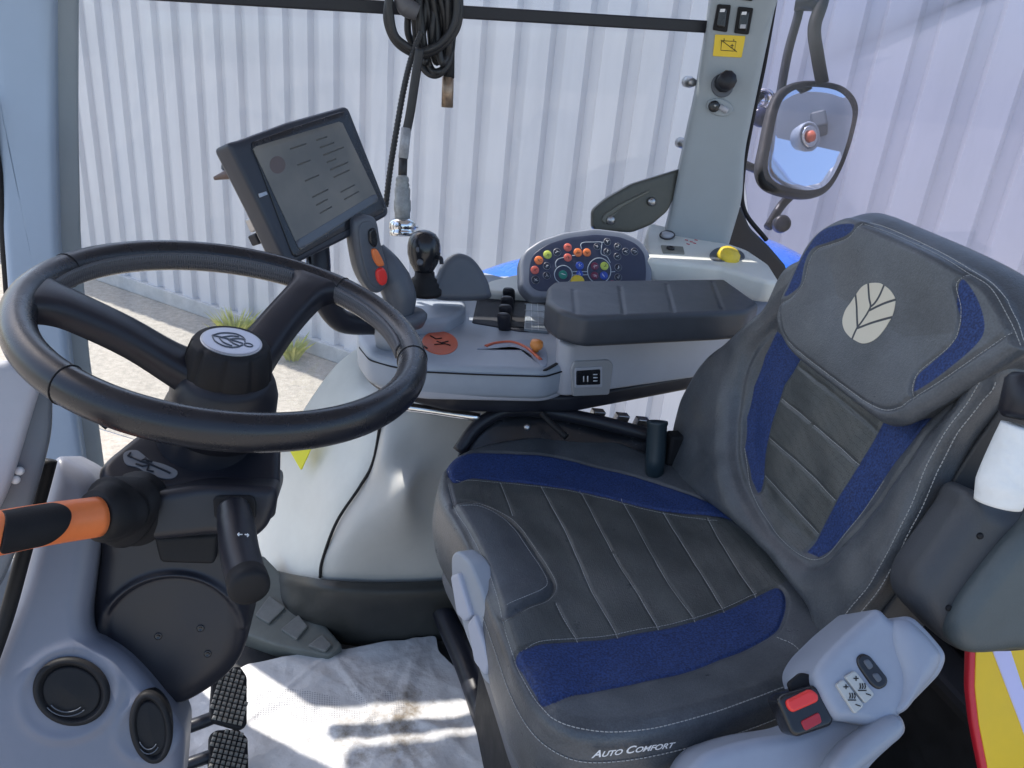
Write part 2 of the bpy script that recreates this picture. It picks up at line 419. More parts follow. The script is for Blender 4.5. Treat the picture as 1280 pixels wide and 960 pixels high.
# ------------------------------------------------------------ cab shell
fl = mk('floor', [(-.75, .1, -.012), (1.3, .1, -.012), (1.3, 1.5, -.012), (-.75, 1.5, -.012), (-.75, .1, -.06), (1.3, .1, -.06), (1.3, 1.5, -.06), (-.75, 1.5, -.06)],
        [[0, 1, 2, 3], [7, 6, 5, 4], [0, 4, 5, 1], [1, 5, 6, 2], [2, 6, 7, 3], [3, 7, 4, 0]], rubfloor, None, False)
tag(fl, kind='structure')
rf = box('cab_roof', (.3, 1.03, 1.88), XYZ, (2.0, 1.86, .1), greyl, None, .03, loc=(.3, .93, 1.83))  # roof out of view, far edge pushed out to shade seat and mat
tag(rf, 'light grey roof panel over the tractor cab', 'roof')
# window pane with bar
win = thing('side_window', 'large clear side window with a black horizontal bar across its top', 'window', (.25, 1.74, 0))
gp = [atY(a_, b_, 1.79) for a_, b_ in ((50, -60), (905, -60), (905, 0), (893, 60), (845, 245), (800, 420), (600, 520), (560, 560), (200, 560), (70, 520))]
gu = [(p[0], p[2]) for p in gp]; GF = Fr((0, 1.79, 0), (0, -1, 0), (1, 0, 0))
pad('pane', GF, gu, glass, .005, .0012, win, 'poly', px=False, nt_=100, nr=2)
bar_a, bar_b = atY(560, 14, 1.70), atY(890, 34, 1.70)
d_ = nrm(bar_b-bar_a); box('top_bar', (bar_a+bar_b)/2+d_*-.35, (d_, (0, 1, 0), np.cross(d_, (0, 1, 0))), (np.linalg.norm(bar_b-bar_a)+.72, .025, .024), blk, win, .003)
for p in [(865, 103), (856, 180)]:
    c = atY(p[0], p[1], 1.715); lathe('hinge_bolt', c+[0, .03, 0], (0, -1, 0), [(.012, 0), (.012, .02), (.009, .028), (.009, .035), (.004, .037)], steel, win, 16)
# rear side window right of the pillar
win2 = thing('rear_side_window', 'clear rear side window right of the switch pillar, behind the mirror arms', 'window', (1.3, 1.76, 0.6))
g2 = [atY(975, -60, 1.76), atY(1380, -60, 1.76), atY(1380, 460, 1.76), atY(1000, 345, 1.76), atY(940, 300, 1.76), atY(930, 210, 1.76)]
pad('pane', Fr((0, 1.76, 0), (0, -1, 0), (1, 0, 0)), [(p[0], p[2]) for p in g2], glass2, .005, .0012, win2, 'poly', px=False, nt_=100, nr=2)
tube('seal', [atY(972, -20, 1.75), atY(955, 80, 1.75), atY(940, 150, 1.75), atY(929, 215, 1.75), atY(930, 262, 1.74), atY(958, 300, 1.73)], .006, blkm, win2, 8)

# front right pillar
ap = thing('front_pillar', 'broad blue grey front pillar at the left edge behind the steering wheel', 'pillar', (-.5, 1.45, 0))
fa = Fr(atY(50, 200, 1.45), nrm((.15, -1, .12)))
pad('inner_trim', fa, [(-40, -60), (66, -60), (68, 150), (72, 300), (88, 460), (112, 640), (20, 680), (14, 440), (6, 330), (-2, 230), (-14, 60)], apil, .05, .012, ap, 'round', .02)
fb = Fr(atY(85, 200, 1.50), nrm((.75, -1, .1)))
pad('side_trim', fb, [(60, -60), (101, -60), (100, 150), (103, 300), (113, 440), (140, 640), (95, 640), (76, 440), (62, 200)], pillarm, .05, .008, ap, 'round', .02)
tube('door_seal', [atY(-20, 120, 1.44), atY(0, 235, 1.44), atY(8, 330, 1.44), atY(16, 440, 1.44), atY(24, 520, 1.44)], .008, blkm, ap, 8)

# switch pillar
sp = thing('switch_pillar', 'grey rear pillar carrying rocker switches, a yellow sticker and a rotary knob', 'pillar', (.85, 1.65, .3))
fp = Fr(atY(890, 150, 1.64), nrm((-.35, -1, .05)))
pp = [(897, -60), (1002, -60), (972, 0), (955, 80), (932, 190), (929, 250), (914, 300), (905, 330), (820, 330), (834, 285), (852, 200), (872, 110), (885, 30)]
pad('pillar_body', fp, pp, pillarm, .07, .014, sp, 'round', .03, nt_=200)
fps = fp.off(.001)
def on(fr, name, pts, m, T, er, par, h=0.0, rad=.003, **k): return pad(name, fr.off(h), pts, m, T, er, par, 'round', rad, **k)
sw = [[(905, 3), (914, 6), (910, 39), (893, 36), (896, 6)], [(926, 9), (941, 11), (937, 42), (919, 41), (921, 15)], [(930, -22), (944, -20), (941, 1), (926, -1)]]
sw[0] = [(897, 5), (914, 6), (909, 40), (891, 37)]; sw[1] = [(923, 8), (942, 10), (936, 43), (918, 41)]
for k, q in enumerate(sw):
    s_ = on(fps, 'rocker_switch', q, blkm, .01, .002, sp, .006)
    q = np.array(q, float); c = q.mean(0); qi = c+(q-c)*np.array([.62, .72])
    on(fps, 'rocker', qi, blkg, .008, .003, s_, .011)
    if k < 2: on(fps, 'symbol', [(c[0]-2, c[1]-11), (c[0]+4, c[1]-11), (c[0]+3, c[1]-7), (c[0]-3, c[1]-7)], white, .002, .0003, s_, .0125, .001)
    if k == 1: on(fps, 'lens', [(c[0]-4, c[1]+5), (c[0]+3, c[1]+5), (c[0]+2, c[1]+10), (c[0]-5, c[1]+10)], greyl, .002, .0003, s_, .0125, .001)
st = on(fps, 'warning_sticker', [(894, 43), (932, 45), (927, 72), (891, 70)], ystick, .002, .0002, sp, .0012, .002)
# crossed out battery symbol
def line(mb, fr, pts, r, h): 
    q = fr.uvs(pts); V, F = tube_geo([fr.P(a, b, h) for a, b in q], r, 5, smooth=False); mb.add(V, F)
mb = MB()
for L in ([(902, 51), (920, 52), (918, 64), (901, 63), (902, 51)], [(905, 51), (905, 48)], [(917, 52), (917, 49)], [(901, 50), (921, 65)], [(913, 57), (917, 57)], [(915, 55), (915, 60)]): line(mb, fps, L, .0007, .0018)
mb.build('battery_symbol', blk, st)
c = fps.uv(905, 103); nn = nrm(fps.n+np.array([.05, 0, .1]))
kn = lathe('rotary_knob', fps.P(*c, .002), nn, [(.021, 0), (.021, .006), (.019, .01), (.0205, .034), (.018, .039), (.004, .040)], blk, sp, 10)
kb = pad('knob_base', fps.off(.004), ellipse((903, 107), 14, 15), greyd, .006, .002, sp, 'poly', nt_=40)
on(fps, 'lighter_plate', ellipse((900, 134), 17, 11, rot=.25), pillarm, .006, .003, sp, .005, .001)
lathe('key_socket', fps.P(*fps.uv(892, 133), .004), fps.n, [(.012, 0), (.012, .006), (.009, .008), (.003, .008)], blkg, sp)
lathe('socket_pin', fps.P(*fps.uv(893, 132), .010), fps.n, [(.003, 0), (.003, .003), (.001, .004)], steel, sp, 12)
tube('key_tab', [fps.P(*fps.uv(899, 133), .008), fps.P(*fps.uv(909, 139), .009)], .006, greyl, sp, 10)
# dark sail panel behind the pillar foot
pad('pillar_foot', Fr(atY(945, 300, 1.70), (0, -1, 0)), [(913, 254), (926, 256), (938, 285), (962, 308), (985, 335), (975, 365), (930, 340), (904, 318), (906, 272)], blk, .04, .006, sp, 'round', .015)

# curved black bracket
br = thing('window_latch_bracket', 'dark curved latch bracket with two bolts at the foot of the side window', 'bracket', atY(800, 290, 1.66))
fbk = Fr(atY(800, 255, 1.66), nrm((0, -1, .15)))
pad('bracket_plate', fbk, [(741, 287), (741, 263), (757, 249), (790, 230), (858, 209), (850, 232), (835, 264), (815, 281), (790, 291), (760, 289)], mat('bronze black plastic', (.06, .06, .05), .35, noise=(30, .2)), .02, .004, br, 'round', .010)
pad('inner_rib', fbk.off(.004), [(752, 277), (755, 268), (775, 255), (812, 237), (813, 240), (780, 258), (760, 272), (758, 281)], mat('bronze plastic', (.12, .12, .1), .4), .008, .003, br, 'round', .006)
for p in [(814, 252), (763, 275)]: lathe('bracket_bolt', fbk.P(*fbk.uv(*p), .001), fbk.n, [(.010, 0), (.010, .005), (.006, .008), (.002, .009)], steel, br, 14)

# ------------------------------------------------------------ mirror
mi = thing('wing_mirror', 'black rimmed rectangular rear view mirror on tubular arms outside the window', 'mirror', atD(1010, 250, 2.0))
mc = atD(1012, 173, 2.0)
tgt = nrm(np.array([.85, .0, .38]))           # what it shows: the sky over the near side
nm = nrm(tgt-nrm(ray(1012, 173)))
fm = Fr(mc, nm)
mo = [(968, 128), (985, 106), (1015, 99), (1055, 106), (1074, 130), (1070, 165), (1055, 210), (1035, 240), (1005, 247), (965, 237), (951, 215), (956, 180)]
pad('housing', fm, mo, blkm, .022, .011, mi, 'smooth', disp=lambda u, v, d: -.006*sstep(d, .010, .016), nt_=120)
mirm = mat('mirror glass', (.86, .9, .92), .02, 1)
mii = [(1013+(x-1013)*.855, 174+(y-174)*.875) for x, y in mo]
pad('mirror_glass', fm.off(-.004), mii, mirm, .003, .0008, mi, 'smooth', nt_=80)
tube('upper_arm', [atD(1040, -60, 2.0), atD(1028, 0, 2.0), atD(1018, 35, 2.0), atD(1022, 70, 2.0), atD(1028, 104, 2.02)], .017, blkm, mi, 14)
tube('support_rod', [atD(1005, -50, 2.03), atD(1000, 8, 2.03), atD(984, 70, 2.05), atD(970, 150, 2.05), atD(960, 205, 2.03)], .012, blk, mi, 12)
tube('arm_bracket', [atD(994, 3, 2.02), atD(1034, 4, 2.0)], .02, blk, mi, 12)
tube('side_arm', [atD(924, 203, 1.97), atD(953, 215, 2.0)], .011, blk, mi, 12)
tube('lower_arm', [atD(990, 243, 2.02), atD(976, 258, 2.02), atD(960, 284, 2.0)], .012, blk, mi, 12)
lathe('arm_joint', atD(975, 281, 1.98), -fw, [(.022, 0), (.022, .02), (.015, .026), (.004, .027)], blk, mi, 18)
ml = thing('side_lamp', 'grey housed side lamp with an amber centre, seen reflected in the mirror', 'lamp', mc+(lambda d: d)(nrm(ray(1010, 165)-2*(ray(1010, 165)@nm)*nm))*1.15)
mlc = ORG[ml.name]; mdir = nrm(nrm(mc-mlc)+np.array([.2, .9, -.45]))
lathe('lamp_housing', mlc, mdir, [(.02, -.06), (.045, -.045), (.055, -.01), (.057, .01), (.052, .014), (.048, .010), (.004, .008)], grey, ml, 28)
lathe('reflector', mlc+mdir*.013, mdir, [(.046, 0), (.038, .006), (.024, .0), (.004, .002)], chrome, ml, 12)
lathe('amber_bulb', mlc+mdir*.014, mdir, [(.022, 0), (.022, .010), (.014, .018), (.002, .022)], orangeb, ml, 14)
rfl = lambda px, py: nrm(ray(px, py)-2*(ray(px, py)@nm)*nm)
rcn = thing('roof_corner', 'grey rear roof corner of the cab, seen only in the top of the mirror', 'roof corner', mc+rfl(1030, 108)*1.35)
box('corner_panel', mc+rfl(1022, 92)*1.35, (nrm(rfl(1060, 120)-rfl(985, 105)), nrm(rfl(1010, 90)-rfl(1015, 170)), fw), (.9, .22, .10), grey, rcn, .03)
box('corner_trim', mc+rfl(1050, 122)*1.32, (rt, up, fw), (.12, .07, .06), greyd, rcn, .01)
lp = thing('work_lamp', 'small chrome lamp with a dark cover peeping out behind the switch pillar', 'lamp', atD(950, 155, 1.95))
lathe('lamp_housing', atD(955, 125, 2.0), nrm((-.5, -1, .1)), [(.002, -.03), (.022, -.02), (.028, 0), (.028, .01), (.022, .012), (.018, .004), (.004, .0)], chrome, lp, 20)
lathe('lamp_cover', atD(951, 147, 2.0), nrm((-.3, -1, .3)), [(.004, -.02), (.022, -.012), (.026, .004), (.02, .012), (.003, .015)], mat('blue black plastic', (.02, .03, .09), .3), lp, 20)

# ------------------------------------------------------------ blue tractor bodywork outside
fe = thing('rear_mudguard', 'bright blue rear mudguard seen through the glass behind the armrest console', 'mudguard', (.9, 2.0, .4))
G = []
for i, (y, z) in enumerate([(1.80, .50), (1.82, .66), (1.90, .735), (2.05, .76), (2.25, .74), (2.35, .6)]):
    row = []
    for x, dz in ((.34, -.18), (.55, -.10), (.8, -.07), (1.05, -.02), (1.3, .0), (1.5, -.1)): row.append((x, y, z+dz))
    G.append(row)
sheet('guard_panel', G, bluep, fe, .01)
bx = thing('rear_blue_panel', 'blue bodywork panel outside behind the backrest at the right edge', 'bodywork', (1.4, 1.2, .3))
sheet('panel', [[atD(1120, 560, 1.75), atD(1180, 520, 1.8), (atD(1250, 505, 1.8)), atD(1330, 540, 1.8)], [atD(1130, 640, 1.7), atD(1180, 620, 1.72), atD(1260, 620, 1.72), atD(1330, 640, 1.72)], [atD(1130, 760, 1.62), atD(1190, 760, 1.62), atD(1260, 760, 1.62), atD(1330, 760, 1.62)]], bluep, bx, .01)
# ------------------------------------------------------------ floor things
def papermat():
    m = rich('white floor paper', (.46, .45, .45), (.64, .64, .65), 5, .55, (14, .5, .02)); t = m.node_tree; b = t.nodes['Principled BSDF']
    rp = [n for n in t.nodes if n.type == 'VALTORGB'][0]; tc = [n for n in t.nodes if n.type == 'TEX_COORD'][0]
    # dirt
    n = t.nodes.new('ShaderNodeTexNoise'); n.inputs['Scale'].default_value = 11; n.inputs['Detail'].default_value = 12; n.inputs['Roughness'].default_value = .75
    t.links.new(tc.outputs['Object'], n.inputs['Vector'])
    r = t.nodes.new('ShaderNodeMapRange'); r.inputs[1].default_value = .50; r.inputs[2].default_value = .66
    t.links.new(n.outputs['Fac'], r.inputs[0])
    at = t.nodes.new('ShaderNodeAttribute'); at.attribute_name = 'dirt'
    mu = t.nodes.new('ShaderNodeMath'); mu.operation = 'MULTIPLY'; t.links.new(r.outputs[0], mu.inputs[0]); t.links.new(at.outputs['Fac'], mu.inputs[1])
    x = t.nodes.new('ShaderNodeMix'); x.data_type = 'RGBA'; x.inputs[7].default_value = (.24, .205, .165, 1)
    t.links.new(mu.outputs[0], x.inputs[0]); t.links.new(rp.outputs[0], x.inputs[6])
    # printed dots inside the two ovals
    v = t.nodes.new('ShaderNodeTexVoronoi'); v.inputs['Scale'].default_value = 210; v.inputs['Randomness'].default_value = 0
    t.links.new(tc.outputs['Object'], v.inputs['Vector'])
    l = t.nodes.new('ShaderNodeMath'); l.operation = 'LESS_THAN'; l.inputs[1].default_value = .36; t.links.new(v.outputs['Distance'], l.inputs[0])
    a2 = t.nodes.new('ShaderNodeAttribute'); a2.attribute_name = 'oval'
    g = t.nodes.new('ShaderNodeMath'); g.operation = 'GREATER_THAN'; g.inputs[1].default_value = 0; t.links.new(a2.outputs['Fac'], g.inputs[0])
    m3 = t.nodes.new('ShaderNodeMath'); m3.operation = 'MULTIPLY'; t.links.new(l.outputs[0], m3.inputs[0]); t.links.new(g.outputs[0], m3.inputs[1])
    m4 = t.nodes.new('ShaderNodeMath'); m4.operation = 'MULTIPLY'; m4.inputs[1].default_value = .7; t.links.new(m3.outputs[0], m4.inputs[0])
    y = t.nodes.new('ShaderNodeMix'); y.data_type = 'RGBA'; y.inputs[7].default_value = (.2, .2, .22, 1)
    t.links.new(m4.outputs[0], y.inputs[0]); t.links.new(x.outputs[2], y.inputs[6]); t.links.new(y.outputs[2], b.inputs['Base Color'])
    return m
FM = Fr((0, 1.1, .012), (0, 0, 1), (1, 0, 0))
ov1 = FM.uvs([(310, 880), (330, 866), (365, 862), (410, 870), (438, 880), (430, 895), (390, 908), (345, 912), (318, 900)])
ov2 = FM.uvs([(440, 868), (470, 864), (500, 868), (506, 885), (490, 898), (455, 904), (436, 892)])
dc = FM.uvs([(520, 880), (480, 930), (400, 945)])
rg = np.random.default_rng(3); waves = [(rg.uniform(6, 26), rg.uniform(0, 2*pi), rg.uniform(0, 6)) for _ in range(9)]
creases = [(rg.uniform(0, pi), rg.uniform(-.2, .2), rg.uniform(.006, .03)) for _ in range(12)]
def wrinkle(u, v, d):
    h = 0
    for f, a, p in waves: h = h+.0011*(1-np.abs(np.sin((u*cos(a)+v*sin(a))*f+p+1.2*np.sin(v*7+p))))**4
    for (a, c, w) in creases: h = h+.0020*np.maximum(0, 1-np.abs(u*cos(a)+(v)*sin(a)-c)/w)
    return h+.004*(sstep(-d, -.04, 0))*np.sin(u*17)**2
pm = pad('paper_floor_mat', FM, [(226, 872), (310, 830), (430, 812), (545, 795), (548, 815), (572, 838), (580, 870), (592, 905), (615, 960), (630, 1010), (215, 1010)], papermat(), .003, .001, None, 'round', .01,
         disp=wrinkle, nt_=360, nr=110, loc=(0, 1.15, 0), attrs={'oval': lambda u, v: np.maximum(sdf(u, v, catmull(ov1, 6, True)), sdf(u, v, catmull(ov2, 6, True))),
         'dirt': lambda u, v: np.clip(1.25-pdist(u, v, dc)/.13, .12, 1)})
tag(pm, 'crumpled white paper mat with dirt and dotted footprints on the cab floor', 'floor mat')

FR_ = Fr(atZ(360, 765, .065), nrm((.05, -.3, 1)))
fr_ = thing('footrest', 'sloping grey footrest strip with three raised rubber pads behind the stalk', 'footrest', atZ(360, 790, 0))
pad('strip', FR_, [(290, 730), (328, 692), (350, 715), (430, 808), (412, 820), (345, 806), (300, 790)], mat('olive grey plastic', (.13, .14, .13), .5, noise=(30, .15)), .05, .006, fr_, 'round', .01)
for q in ([(337, 744), (357, 759), (336, 779), (319, 768)], [(373, 768), (385, 782), (371, 799), (351, 786)], [(403, 793), (415, 805), (407, 814), (385, 806)], [(312, 722), (326, 735), (312, 752), (298, 742)]):
    on(FR_, 'rubber_pad', q, felt, .008, .002, fr_, .007, .004)

studm = mat('dusty pedal rubber', (.21, .195, .17), .6, noise=(60, .35))
def pedal(pts, lab, arm):
    c = np.array(pts, float).mean(0); f = Fr(atD(c[0], c[1], 1.33), nrm((.35, -.35, 1)))
    t = thing('brake_pedal', lab, 'pedal', f.P(0, 0, -.1), 'brake pedals on the cab floor')
    pp_ = pad('pedal_plate', f, pts, blkm, .012, .003, t, 'round', .006)
    q = f.uvs(pts); mb = MB(); mn, mx = q.min(0), q.max(0); ins = q.mean(0)+(q-q.mean(0))*.93
    for u in np.arange(mn[0], mx[0], .0088):
        for v in np.arange(mn[1], mx[1], .0088):
            if inside(np.array([u]), np.array([v]), ins)[0]:
                s = .0034; b = [f.P(u+a*s, v+b_*s, 0) for a, b_ in ((-1, -1), (1, -1), (1, 1), (-1, 1))]; tp = [f.P(u+a*s*.5, v+b_*s*.5, .0045) for a, b_ in ((-1, -1), (1, -1), (1, 1), (-1, 1))]
                mb.add(b+tp, [[0, 1, 5, 4], [1, 2, 6, 5], [2, 3, 7, 6], [3, 0, 4, 7], [4, 5, 6, 7]])
    mb.build('tread_studs', studm, pp_, False)
    tube('pedal_arm', [f.P(*f.uv(*arm[0]), -.01), f.P(*f.uv(*arm[1]), -.02), f.P(*f.uv(*arm[2]), -.06)], .011, blk, t, 10)
pedal([(266, 838), (300, 832), (309, 845), (309, 906), (300, 911), (262, 900)], 'upper studded brake pedal below the round steering column cover', [(270, 893), (235, 903), (200, 900)])
pedal([(262, 918), (270, 912), (298, 911), (310, 922), (311, 965), (308, 985), (260, 985)], 'lower studded brake pedal at the bottom edge, below the other pedal', [(270, 940), (235, 950), (200, 950)])

# ------------------------------------------------------------ inner fender panels
ip = thing('fender_trim', 'pale moulded inner fender panel between steering column and seat', 'trim panel', (.1, 1.36, 0))
def Yg(rows): return [[atY(x, y, yy) for (x, y, yy) in r] for r in rows]
sheet('fender_panel', Yg([
 [(452, 431, 1.765), (454, 433, 1.76), (457, 437, 1.755), (461, 446, 1.745), (466, 458, 1.735)],
 [(415, 462, 1.765), (430, 465, 1.725), (445, 470, 1.69), (460, 478, 1.66), (480, 485, 1.63)],
 [(372, 525, 1.755), (400, 525, 1.67), (430, 525, 1.585), (480, 525, 1.48), (600, 515, 1.44)],
 [(343, 585, 1.74), (385, 585, 1.60), (430, 590, 1.47), (480, 590, 1.42), (600, 590, 1.41)],
 [(322, 650, 1.72), (370, 655, 1.55), (420, 660, 1.415), (480, 665, 1.40), (600, 660, 1.395)],
 [(305, 718, 1.70), (350, 732, 1.51), (400, 742, 1.385), (480, 745, 1.38), (600, 740, 1.38)]]), greyw, ip, .012)
sheet('rear_fender_panel', Yg([
 [(474, 516, 1.425), (490, 513, 1.41), (530, 508, 1.40), (565, 505, 1.40), (620, 503, 1.40)],
 [(466, 575, 1.405), (480, 572, 1.365), (520, 570, 1.375), (560, 570, 1.385), (620, 570, 1.385)],
 [(450, 608, 1.40), (474, 608, 1.355), (508, 612, 1.315), (535, 615, 1.36), (620, 615, 1.375)],
 [(422, 652, 1.395), (448, 655, 1.345), (500, 658, 1.325), (545, 660, 1.35), (620, 660, 1.365)],
 [(404, 700, 1.365), (430, 700, 1.345), (490, 700, 1.342), (545, 700, 1.345), (620, 700, 1.355)],
 [(398, 738, 1.365), (430, 741, 1.35), (490, 743, 1.35), (545, 741, 1.35), (620, 738, 1.355)]]), mat('warm grey fender plastic', (.50, .495, .47), .42, noise=(7, .07), bump=(800, .1, .0006)), ip, .012)
sk = [[atY(300, 700, 1.68), atY(350, 714, 1.49), atY(400, 724, 1.352), (atY(480, 728, 1.335)), atY(560, 725, 1.335), atY(640, 715, 1.34)],
      [atY(300, 715, 1.64), atY(355, 730, 1.44), atY(405, 740, 1.33), (atY(480, 745, 1.315)), atY(560, 742, 1.315), atY(640, 735, 1.32)],
      [atY(305, 750, 1.52), atY(365, 762, 1.38), atY(415, 772, 1.335), (atY(480, 776, 1.33)), atY(560, 770, 1.33), atY(640, 765, 1.34)],
      [atZ(320, 775, -.01), atZ(375, 795, -.01), atZ(425, 805, -.01), atZ(480, 810, -.01), atZ(560, 800, -.01), atZ(640, 795, -.01)]]
sheet('rubber_skirt', sk, mat('worn black rubber', (.035, .036, .034), .45, noise=(12, .3), bump=(300, .2, .001)), ip, .012)
tube('panel_seam', [atY(478, 512, 1.41), atY(467, 575, 1.398), atY(450, 608, 1.392), atY(421, 652, 1.386), atY(403, 700, 1.365), atY(400, 722, 1.36)], .0032, blkm, ip, 8)
fy = Fr(atY(377, 560, 1.60), nrm((-.8, -.6, .3)))
on(fy, 'warning_label', [(352, 546), (394, 548), (376, 588)], mat('lemon label', (.8, .75, .03), .5), .003, .0003, ip, .0105, .004)
# lower black rail along the seat base
ra = thing('floor_rail', 'black tubular floor moulding curving past the seat front', 'floor moulding', atZ(600, 880, 0))
tube('rail', [atZ(540, 735, .10), atZ(560, 780, .07), atZ(582, 830, .05), atZ(600, 880, .04), atZ(620, 940, .04), atZ(640, 1010, .04)], .024, blk, ra, 14)

# ------------------------------------------------------------ steering wheel
WC = np.array([-.108, .818, .921]); WN = nrm([.176, -.104, 1.0])
WF = Fr(WC, WN)
wh = thing('steering_wheel', 'black leather steering wheel with thick spokes, a knob hub and round badge', 'steering wheel', WC-WN*.05)
R0 = .195
ring = [WF.P(R0*cos(t), R0*sin(t)) for t in np.linspace(0, 2*pi, 160, endpoint=False)]
def ring_geo(rx, rz, seg=28):
    V = []; F = []; n = len(ring)
    for i in range(n):
        t = 2*pi*i/n; e = WF.u*cos(t)+WF.v*sin(t)
        for j in range(seg):
            a = 2*pi*j/seg; V.append(WC+e*(R0+rx*cos(a))+WN*rz*sin(a))
    for i in range(n):
        for j in range(seg): F.append([i*seg+j, i*seg+(j+1) % seg, ((i+1) % n)*seg+(j+1) % seg, ((i+1) % n)*seg+j])
    return V, F
V, F = ring_geo(.0165, .0185); rim = mk('rim', V, F, wheell, wh)
def wang(px, py): q = WF.uv(px, py); return math.atan2(q[1], q[0])
for (px, py) in [(93, 478), (525, 452), (60, 330), (440, 360)]:
    t = wang(px, py); e = WF.u*cos(t)+WF.v*sin(t); c = WC+e*R0
    P_ = [c+e*.0169*cos(a)+WN*.0189*sin(a) for a in np.linspace(0, 2*pi, 28, endpoint=False)]
    V, F = tube_geo(P_, .0006, 6, True, smooth=False); mk('rim_seam', V, F, blkm, rim)
mb = MB()                                  # lacing on the inner side
for t in np.arange(wang(520, 440), wang(60, 370)+0, .0155) if wang(60, 370) > wang(520, 440) else np.arange(wang(520, 440), wang(60, 370)+2*pi, .0155):
    e = WF.u*cos(t)+WF.v*sin(t); g = -WF.u*sin(t)+WF.v*cos(t); q = []
    for a in np.radians([150, 163, 176, 189, 202, 212]): q.append(WC+e*(R0+.0172*cos(a))+WN*.0192*sin(a)+g*(.0040*(a-3.2)))
    V, F = tube_geo(q, .0013, 5, smooth=False); mb.add(V, F)
    q = [WC+e*(R0+.0172*cos(a))+WN*.0192*sin(a)-g*(.0040*(a-3.2)) for a in np.radians([150, 163, 176, 189, 202, 212])]
    V, F = tube_geo(q, .0013, 5, smooth=False); mb.add(V, F)
mb.build('lacing', mat('lacing leather', (.10, .10, .11), .3), rim)
def spoke(t, w=.021, name='spoke'):
    e = WF.u*cos(t)+WF.v*sin(t); g = -WF.u*sin(t)+WF.v*cos(t); S = []
    for r, h, ww, th in ((.02, -.066, w*1.5, .020), (.055, -.052, w*1.15, .018), (.10, -.028, w*1.02, .0165), (.148, -.009, w*1.05, .0155), (.168, -.003, w*1.25, .0145), (.182, 0, w*1.75, .0135), (.192, .001, w*2.4, .011)):
        c = WC+e*r+WN*h; S.append([c+g*ww*a+WN*th*b for a, b in ((-1, -.8), (-1, .2), (-.9, .8), (-.55, 1), (.55, 1), (.9, .8), (1, .2), (1, -.8), (.7, -1), (-.7, -1))])
    loft(name, S, blk, wh, k=4)
t1, t2 = wang(40, 372), wang(402, 352)
spoke(t1); spoke(t2)
hub = lathe('hub', WC-WN*.10, WN, [(.052, -.03), (.058, 0), (.057, .025), (.053, .038), (.049, .046), (.040, .05)], blk, wh, 48)
kV, kF = lathe_geo(WC-WN*.06, WN, [(.0455, -.008), (.0475, .0), (.0445, .028), (.041, .040), (.038, .0445), (.002, .0445)], 96)
kV = np.array(kV)
for i in range(len(kV)):                   # finger grooves round the knob
    r = kV[i]-WC; h = r@WN; e = r-WN*h; L = np.linalg.norm(e)
    if L > .03 and -.058 < h < -.02:
        a = math.atan2(e@WF.v, e@WF.u); kV[i] -= e/L*.003*max(0, cos(a*9))**6*4*.35
mk('adjuster_knob', kV, kF, blkm, wh)
cf = WF.off(-.0140)
badge = pad('badge', cf, [(.032*cos(t), .032*sin(t)) for t in np.linspace(0, 2*pi, 48, endpoint=False)], steel, .003, .001, wh, 'poly', px=False, nt_=64)
pad('badge_face', cf.off(.0006), [(.0298*cos(t), .0298*sin(t)) for t in np.linspace(0, 2*pi, 48, endpoint=False)], mat('pale badge print', (.42, .43, .48), .3, .5), .002, .0005, badge, 'poly', px=False, nt_=64)
mb = MB()                                  # leaf mark engraved on the badge
for L in ([(-.021, 0), (-.008, .001), (.006, 0), (.012, -.001)], [(-.012, .0), (-.004, .009), (.004, .012)], [(-.004, 0), (.004, .007), (.012, .009)], [(-.014, 0), (-.006, -.009), (.004, -.012)], [(-.004, 0), (.004, -.006), (.010, -.008)],
          [(-.021, 0), (-.014, .011), (-.002, .0165), (.008, .013), (.013, .004)], [(-.021, 0), (-.014, -.011), (-.002, -.0165), (.008, -.013), (.013, -.004)]):
    V, F = tube_geo([cf.P(a, b, .001) for a, b in L], .0008, 6); mb.add(V, F)
V, F = tube_geo([cf.P(.018+.0045*cos(t), -.001+.0035*sin(t), .001) for t in np.linspace(0, 2*pi, 16, endpoint=False)], .0007, 5, True); mb.add(V, F)
mb.build('leaf_mark', greyd, badge)

# ------------------------------------------------------------ steering column
co = thing('steering_column', 'black steering column housing under the wheel with its indicator stalk and shuttle lever', 'steering column', (-.17, .95, 0))
tube('shaft_cover', [WC-WN*.09, atD(262, 520, .88), atD(255, 570, .90)], [.046, .052, .055], blk, co, 28)
CN = nrm([.15, -.35, 1.0]); CF = Fr(atD(240, 590, .845), CN)
blkc = mat('column black plastic', (.013, .014, .021), .42, noise=(12, .15), bump=(900, .12, .0005))
pad('upper_cowl', CF, [(173, 539), (134, 570), (122, 584), (127, 600), (186, 614), (220, 608), (253, 605), (300, 607), (340, 609), (351, 602), (352, 545), (300, 520), (210, 520)], blkc, .072, .010, co, 'round', .012, nt_=200)
F2 = Fr(atD(255, 640, .81), nrm([.0, -1, .35]))
pad('stalk_housing', F2, [(182, 618), (255, 606), (345, 610), (346, 628), (334, 660), (318, 674), (300, 676), (270, 668), (240, 672), (182, 678)], blkc, .12, .010, co, 'round', .012, nt_=160)
pad('stalk_surround', F2.off(.0045), [(266, 624), (272, 620), (316, 620), (320, 628), (320, 650), (268, 650)], blkm, .01, .002, co, 'round', .006)
F3 = Fr(atD(215, 760, .93), nrm([.0, -1, .30]))
def arcbump(u, v, d):
    q = F3.uv(215, 800); r = np.sqrt((u-q[0])**2+(v-q[1])**2); return .006*np.exp(-((r-.083)/.004)**2)*(v > q[1]+.0)-.004*sstep(.083-r, 0, .006)
